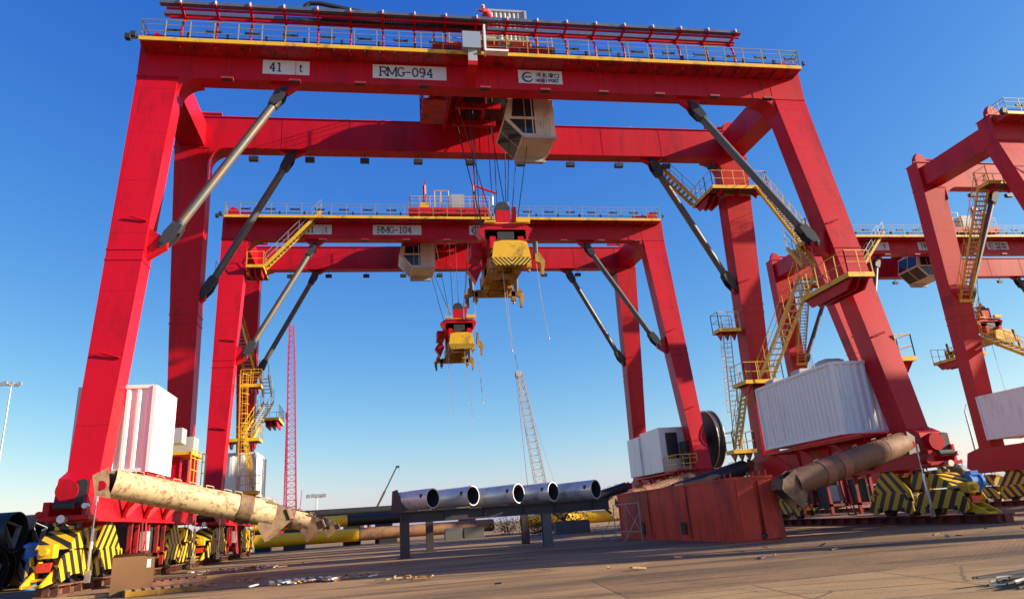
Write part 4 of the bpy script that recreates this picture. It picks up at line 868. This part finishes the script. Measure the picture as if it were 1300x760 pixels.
# rebar bundle at bottom right
def rebar(mb):
    rnd = random.Random(3)
    for i in range(26):
        x, y = rnd.uniform(-.1, .5), rnd.uniform(-.35, .35); z = .03 + .02 * (i % 6); a = rnd.uniform(-.25, .25) + .2; L = 1.6
        mb.mi = 0 if i % 4 else 1; mb.bar((x, y, z), (x + L * math.cos(a), y + L * math.sin(a), z + rnd.uniform(0, .05)), .035, n=6)
tag(part('bar_bundle', [DARK, CHROME], None, rebar, loc=(1.75, -24.0, 0)), 'loose bundle of dark and shiny metal bars at the bottom right corner', 'metal bars')

# concrete blocks and shrub under the far pipes
for k, (x, y, w_) in enumerate(((.6, 41, 1.6), (2.6, 41.5, 1.9), (9.4, 30, 2.9))):
    tag(part('concrete_block', CONC, None, lambda mb: (mb.box((-w_ / 2, -.5, 0), (w_ / 2, .5, .95)), mb.box((-w_ / 2 + .1, -.4, .95), (w_ / 2 - .1, .4, 1.0))), loc=(x, y, 0), bevel=.04), ['grey concrete block behind the rack, left one of two side by side', 'grey concrete block behind the rack, right one of two side by side', 'wide grey block under the dusty shrub behind the rack leg'][k], 'concrete block')
def shrub(x, y, s_, label):
    t = thing('shrub', label, 'shrub', (x, y, 0))
    def f(mb):
        rnd = random.Random(x)
        for i in range(700):
            a, b_, c_ = rnd.gauss(0, .5) * s_, rnd.gauss(0, .3) * s_, abs(rnd.gauss(.55, .32)) * s_; q = Vector((a, b_, c_ + .02)); u = Vector((rnd.gauss(0, 1), rnd.gauss(0, 1), rnd.gauss(0, 1))).normalized() * .09; v = u.cross(Vector((rnd.random(), rnd.random(), 1))).normalized() * .05
            mb.add([q - u, q + v, q + u, q - v], [(0, 1, 2, 3)])
    part('foliage', LEAF, t, f); part('stem', WOOD, t, lambda mb: [mb.bar((0, 0, 0), (random.gauss(0, .3) * s_, random.gauss(0, .2) * s_, .6 * s_), .04) for _ in range(6)])
shrub(9.6, 31.2, 1.7, 'dusty shrub above a grey block behind the rack leg'); shrub(7.2, 33, 1.2, 'low dusty shrub left of the grey block'); shrub(6.3, 44, 1.5, 'dark shrub beyond the end of the lower brown pipe')

# ------------------------------------------------------------------ far lattice cranes and poles
def lattice(t, a, b, w0, w1, m, n, name='boom'):
    a = Vector(a); b = Vector(b); d = (b - a).normalized(); x = d.cross(Vector((0, 1, 0))).normalized(); y = x.cross(d)
    def f(mb):
        def c(k, i):
            p = a.lerp(b, k / n); ww = w0 + (w1 - w0) * k / n; ww = ww if k < n * .9 else ww * .8; return p + x * ww / 2 * (1 if i in (0, 3) else -1) + y * ww / 2 * (1 if i < 2 else -1)
        for k in range(n):
            for i in range(4): mb.bar(c(k, i), c(k + 1, i), .2); mb.bar(c(k, i), c(k + 1, (i + 1) % 4), .1); mb.bar(c(k, i), c(k, (i + 1) % 4), .09)
    return part(name, m, t, f)
MAG = mat('crimson_lattice_paint', (.50, .03, .09), .5); DKBLUE = mat('slate_lattice', (.10, .09, .14), .5)
t = thing('lattice_crane', 'tall crimson lattice crane boom rising behind the left crane leg', 'lattice crane', (-21.4, 110, 0))
lattice(t, (0, 0, 3), (-1.1, 0, 39.5), 1.75, 1.1, MAG, 34); part('cable', MAG, t, lambda mb: (mb.bar((-1.4, 0, 22), (-1.3, 0, 2), .28), mb.bar((-1.25, -.4, 39.5), (-1.4, -.4, 22), .08), mb.box((-1.6, -.4, 21.5), (-1.1, .4, 22.8))))
part('crane_body', MAG, t, lambda mb: (mb.box((-2, -2, 1), (2, 2, 3.2)), mb.box((-2.6, -2.6, 0), (-1.6, 2.6, 1.1)), mb.box((1.6, -2.6, 0), (2.6, 2.6, 1.1)), mb.bar((1.2, 0, 3), (1.7, 0, 9), .15)))
t = thing('lattice_crane', 'pale grey lattice crane boom leaning left above the silver pipes', 'lattice crane', (24.6, 110, 0))
GREYL = mat('pale_lattice', (.42, .40, .38), .6)
lattice(t, (0, 0, 2.5), (-3.1, 0, 28.2), 2.1, 1.2, GREYL, 20); part('boom_head', GREYL, t, lambda mb: (mb.box((-3.9, -.5, 27.8), (-2.7, .5, 29)), mb.disc((-3.6, 28.2), .5, 'y', -.2, .2, 12)))
part('crane_body', DARK, t, lambda mb: (mb.box((-1.8, -2, 1), (2.8, 2, 3.6)), mb.box((-2.4, -2.4, 0), (-1.2, 2.4, 1.1)), mb.box((2.2, -2.4, 0), (3.4, 2.4, 1.1)))); part('cable', MAG, t, lambda mb: (mb.bar((-3.9, 0, 28), (-2.9, 0, 2), .1), mb.bar((-3.2, .2, 28), (3.4, .2, 3), .05)))
t = thing('mobile_crane', 'slim grey telescopic crane boom standing at an angle beyond the pipes', 'mobile crane', (-7.6, 112, 0))
part('boom', BRACE, t, lambda mb: (mb.bar((0, 0, 3.2), (2.6, 0, 8), .42, n=8), mb.bar((2.6, 0, 8), (4.8, 0, 12.2), .28, n=8), mb.box((4.6, -.2, 12), (5.3, .2, 12.4)), mb.bar((5.2, 0, 12), (5.2, 0, 10.8), .05)))
part('carrier', RUST, t, lambda mb: (mb.box((-3, -1.2, .9), (3.4, 1.2, 1.9)), mb.box((-2.6, -1.2, 1.9), (-1.2, 1.2, 3.0)), mb.bar((-.3, 0, 1.9), (0, 0, 3.4), .8, n=10), [mb.disc((x, .5), .5, 'y', -1.3, 1.3, 16) for x in (-2.2, -.8, 1.2, 2.6)]))
def mastlight(x, y, h, label, kind):
    t = thing('light_mast', label, 'light mast', (x, y, 0), 0, 'floodlight masts of the port')
    part('pole', GALV, t, lambda mb: mb.bar((0, 0, 0), (0, 0, h), .42, n=12, r2=.2), smooth=True)
    if kind: part('lamp_crown', GALV, t, lambda mb: (mb.bar((-1.5, 0, h), (1.5, 0, h), .2), mb.bar((0, -1.2, h), (0, 1.2, h), .2), [mb.box((px - .35, py - .2, h - .1), (px + .35, py + .2, h + .5)) for px, py in ((-1.5, 0), (1.3, 0), (-.6, -1), (.6, 1), (0, 0))]))
    else: part('lamp_arm', GALV, t, lambda mb: mb.path([(0, 0, h), (.5, 0, h + .9), (1.4, 0, h + 1.1)], .16, 6))
mastlight(-69.9, 110, 29.6, 'tall floodlight mast at the left edge of the photo', True)
mastlight(-17.1, 110, 7.6, 'small far light mast between the cream pipes and the golden pipes', True)
mastlight(75.4, 60, 11.6, 'thin curved light mast between the two right hand cranes', False)

# far sheds, vehicles and quay cranes on the horizon
def shed(x, y, L, Dp, h, label, m=SHED):
    t = thing('warehouse', label, 'warehouse', (x, y, 0))
    part('wall', m, t, lambda mb: mb.box((-L / 2, -Dp / 2, 0), (L / 2, Dp / 2, h))); part('roof', m, t, lambda mb: mb.prism([(-Dp / 2 - .3, h), (Dp / 2 + .3, h), (0, h + Dp * .08)], 'x', -L / 2 - .3, L / 2 + .3))
    part('door', GREY, t, lambda mb: [mb.box((-L / 2 + 4 + 10 * i, -Dp / 2 - .05, 0), (-L / 2 + 8 + 10 * i, -Dp / 2 - .01, h * .7)) for i in range(int(L / 10))])
shed(210, 190, 90, 24, 7, 'long pale warehouse far off to the right, near the light mast'); shed(120, 260, 40, 20, 6, 'pale warehouse far off behind the red crane sill on the right', CONC)
shed(118, 112, 46, 15, 4.6, 'pale blue grey shed between the right crane legs, beyond the trucks')
shed(-40, 330, 60, 20, 5, 'low pale warehouse on the horizon left of the yard')
for k, (x, y) in enumerate(((76, 62), (88, 74))):
    t = thing('parked_truck', ['blue truck parked beyond the right crane wheels', 'blue truck parked farther beyond the right crane wheels'][k], 'truck', (x, y, 0), .2, 'trucks parked beyond the cranes')
    part('cab', BLUE, t, lambda mb: mb.prism([(-1.2, .7), (1.2, .7), (1.2, 3.0), (-.7, 3.0), (-1.2, 2.0)], 'y', -1.2, 1.2), ('tc',)); part('cargo_bed', BLUE, t, lambda mb: (mb.box((1.4, -1.25, 1.0), (7, 1.25, 2.6)), mb.box((-1, -.5, .6), (7, .5, 1.0))), ('tb',))
    part('windscreen', GLASS, t, lambda mb: mb.hexa([(-1.22, -1, 1.95), (-1.22, 1, 1.95), (-1.16, 1, 1.95), (-1.16, -1, 1.95)], [(-.78, -1, 2.9), (-.78, 1, 2.9), (-.72, 1, 2.9), (-.72, -1, 2.9)]), ('tw',))
    for x_ in (0, 4.2, 5.6):
        for s in (-1, 1): part('wheel', BLACK, t, lambda mb: mb.disc((0, .5), .5, 'y', -.15, .15, 18), ('twh',), loc=(x_, s * 1.1, 0))
for k, x in enumerate((96, 130, 158)):
    t = thing('quay_crane', ['small pale red quay crane on the horizon near the light mast', 'second small quay crane on the horizon right of the light mast', 'third small quay crane on the horizon at the far right'][k], 'quay crane', (x * 2.9, 420, 0), 0, 'quay cranes on the horizon')
    part('frame', MAG, t, lambda mb: (mb.bar((-4, 0, 0), (-4, 0, 14), .6), mb.bar((4, 0, 0), (4, 0, 14), .6), mb.bar((-4, 0, 13), (4, 0, 13), .6)), ('qf',)); part('boom', MAG, t, lambda mb: (mb.bar((-13, 0, 14.2), (12, 0, 14.2), .7), mb.bar((0, 0, 14), (0, 0, 20), .4), mb.bar((0, 0, 20), (-12, 0, 14.5), .2), mb.bar((0, 0, 20), (11, 0, 14.5), .2)), ('qb',))

# ------------------------------------------------------------------ worker on the trolley roof
def body(name, joints, edges, m, parent, root=0):
    me = bpy.data.meshes.new(name); me.from_pydata([j[0] for j in joints], edges, []); o = bpy.data.objects.new(name, me); COL.objects.link(o); o.parent = parent
    sk = o.modifiers.new('skin', 'SKIN')
    for v, j in zip(me.skin_vertices[0].data if me.skin_vertices else [], joints): v.radius = (j[1], j[1])
    if not me.skin_vertices:
        bpy.context.view_layer.objects.active = o
    sub = o.modifiers.new('sub', 'SUBSURF'); sub.levels = 2; sub.render_levels = 2; me.materials.append(m); return o
def worker(loc):
    t = thing('person', 'worker in red jacket and white helmet leaning left beside the grey ribbed housing', 'person', loc)
    def tube_chain(mb, pts):
        for (a, ra), (b, rb) in zip(pts, pts[1:]): mb.bar(a, b, ra * 2, n=10, r2=rb * 2)
    chains = [[((0, 0, .86), .16), ((-.08, 0, 1.05), .15), ((-.22, 0, 1.3), .18), ((-.27, 0, 1.42), .13), ((-.33, 0, 1.50), .06), ((-.36, 0, 1.56), .065)],
        [((.0, -.09, .86), .10), ((.02, -.12, .46), .075), ((.06, -.13, .08), .05), ((-.06, -.14, .045), .045), ((-.14, -.15, .04), .035)], [((.0, .09, .86), .10), ((.06, .12, .46), .075), ((.16, .13, .08), .05), ((.04, .14, .045), .045), ((-.04, .15, .04), .035)],
        [((-.26, -.17, 1.38), .07), ((-.45, -.24, 1.2), .05), ((-.68, -.2, 1.28), .035), ((-.76, -.19, 1.29), .035)], [((-.26, .17, 1.38), .07), ((-.42, .24, 1.14), .05), ((-.62, .18, 1.02), .035), ((-.70, .17, 1.0), .035)]]
    hd = [((-.35, 0, 1.53), .05), ((-.37, 0, 1.58), .085), ((-.385, 0, 1.65), .098), ((-.39, 0, 1.72), .09), ((-.39, 0, 1.77), .05)]
    def skin(name, sets, m, infl, vox=.022):
        mb = MB()
        for ch in sets: tube_chain(mb, [(p, r_ + infl) for p, r_ in ch])
        o = bpy.data.objects.new(name, mb.mesh(name, m, True)); COL.objects.link(o); o.parent = t
        rm = o.modifiers.new('remesh', 'REMESH'); rm.mode = 'VOXEL'; rm.voxel_size = vox; rm.use_smooth_shade = True
    skin('body', chains + [hd, [((-.47, 0, 1.645), .014), ((-.50, 0, 1.625), .012)]], SKIN, 0)
    skin('jacket', [chains[0][:4], chains[3][:3], chains[4][:3]], JACKET, .03); skin('trousers', [chains[1][:3], chains[2][:3]], TROUSER, .025)
    part('helmet', WHITE, t, lambda mb: (mb.bar((-.39, 0, 1.70), (-.39, 0, 1.76), .25, n=16, r2=.22), mb.bar((-.39, 0, 1.76), (-.39, 0, 1.82), .22, n=16, r2=.1), mb.bar((-.41, 0, 1.69), (-.41, 0, 1.705), .30, n=16)), smooth=True)
    for s in (-1, 1):
        for k in range(5): part('finger', SKIN, t, lambda mb: mb.path([(-.76 if s < 0 else -.70, s * .18 + (k - 2) * .018, 1.29 if s < 0 else 1.0), (-.82 if s < 0 else -.76, s * .18 + (k - 2) * .02, (1.28 if s < 0 else .98) - .01 * (k % 3)), (-.85 if s < 0 else -.79, s * .18 + (k - 2) * .02, (1.25 if s < 0 else .95))], .018, 6), loc=(0, 0, 0)) if k < 5 else None
worker((-.05, .62, 27.12))
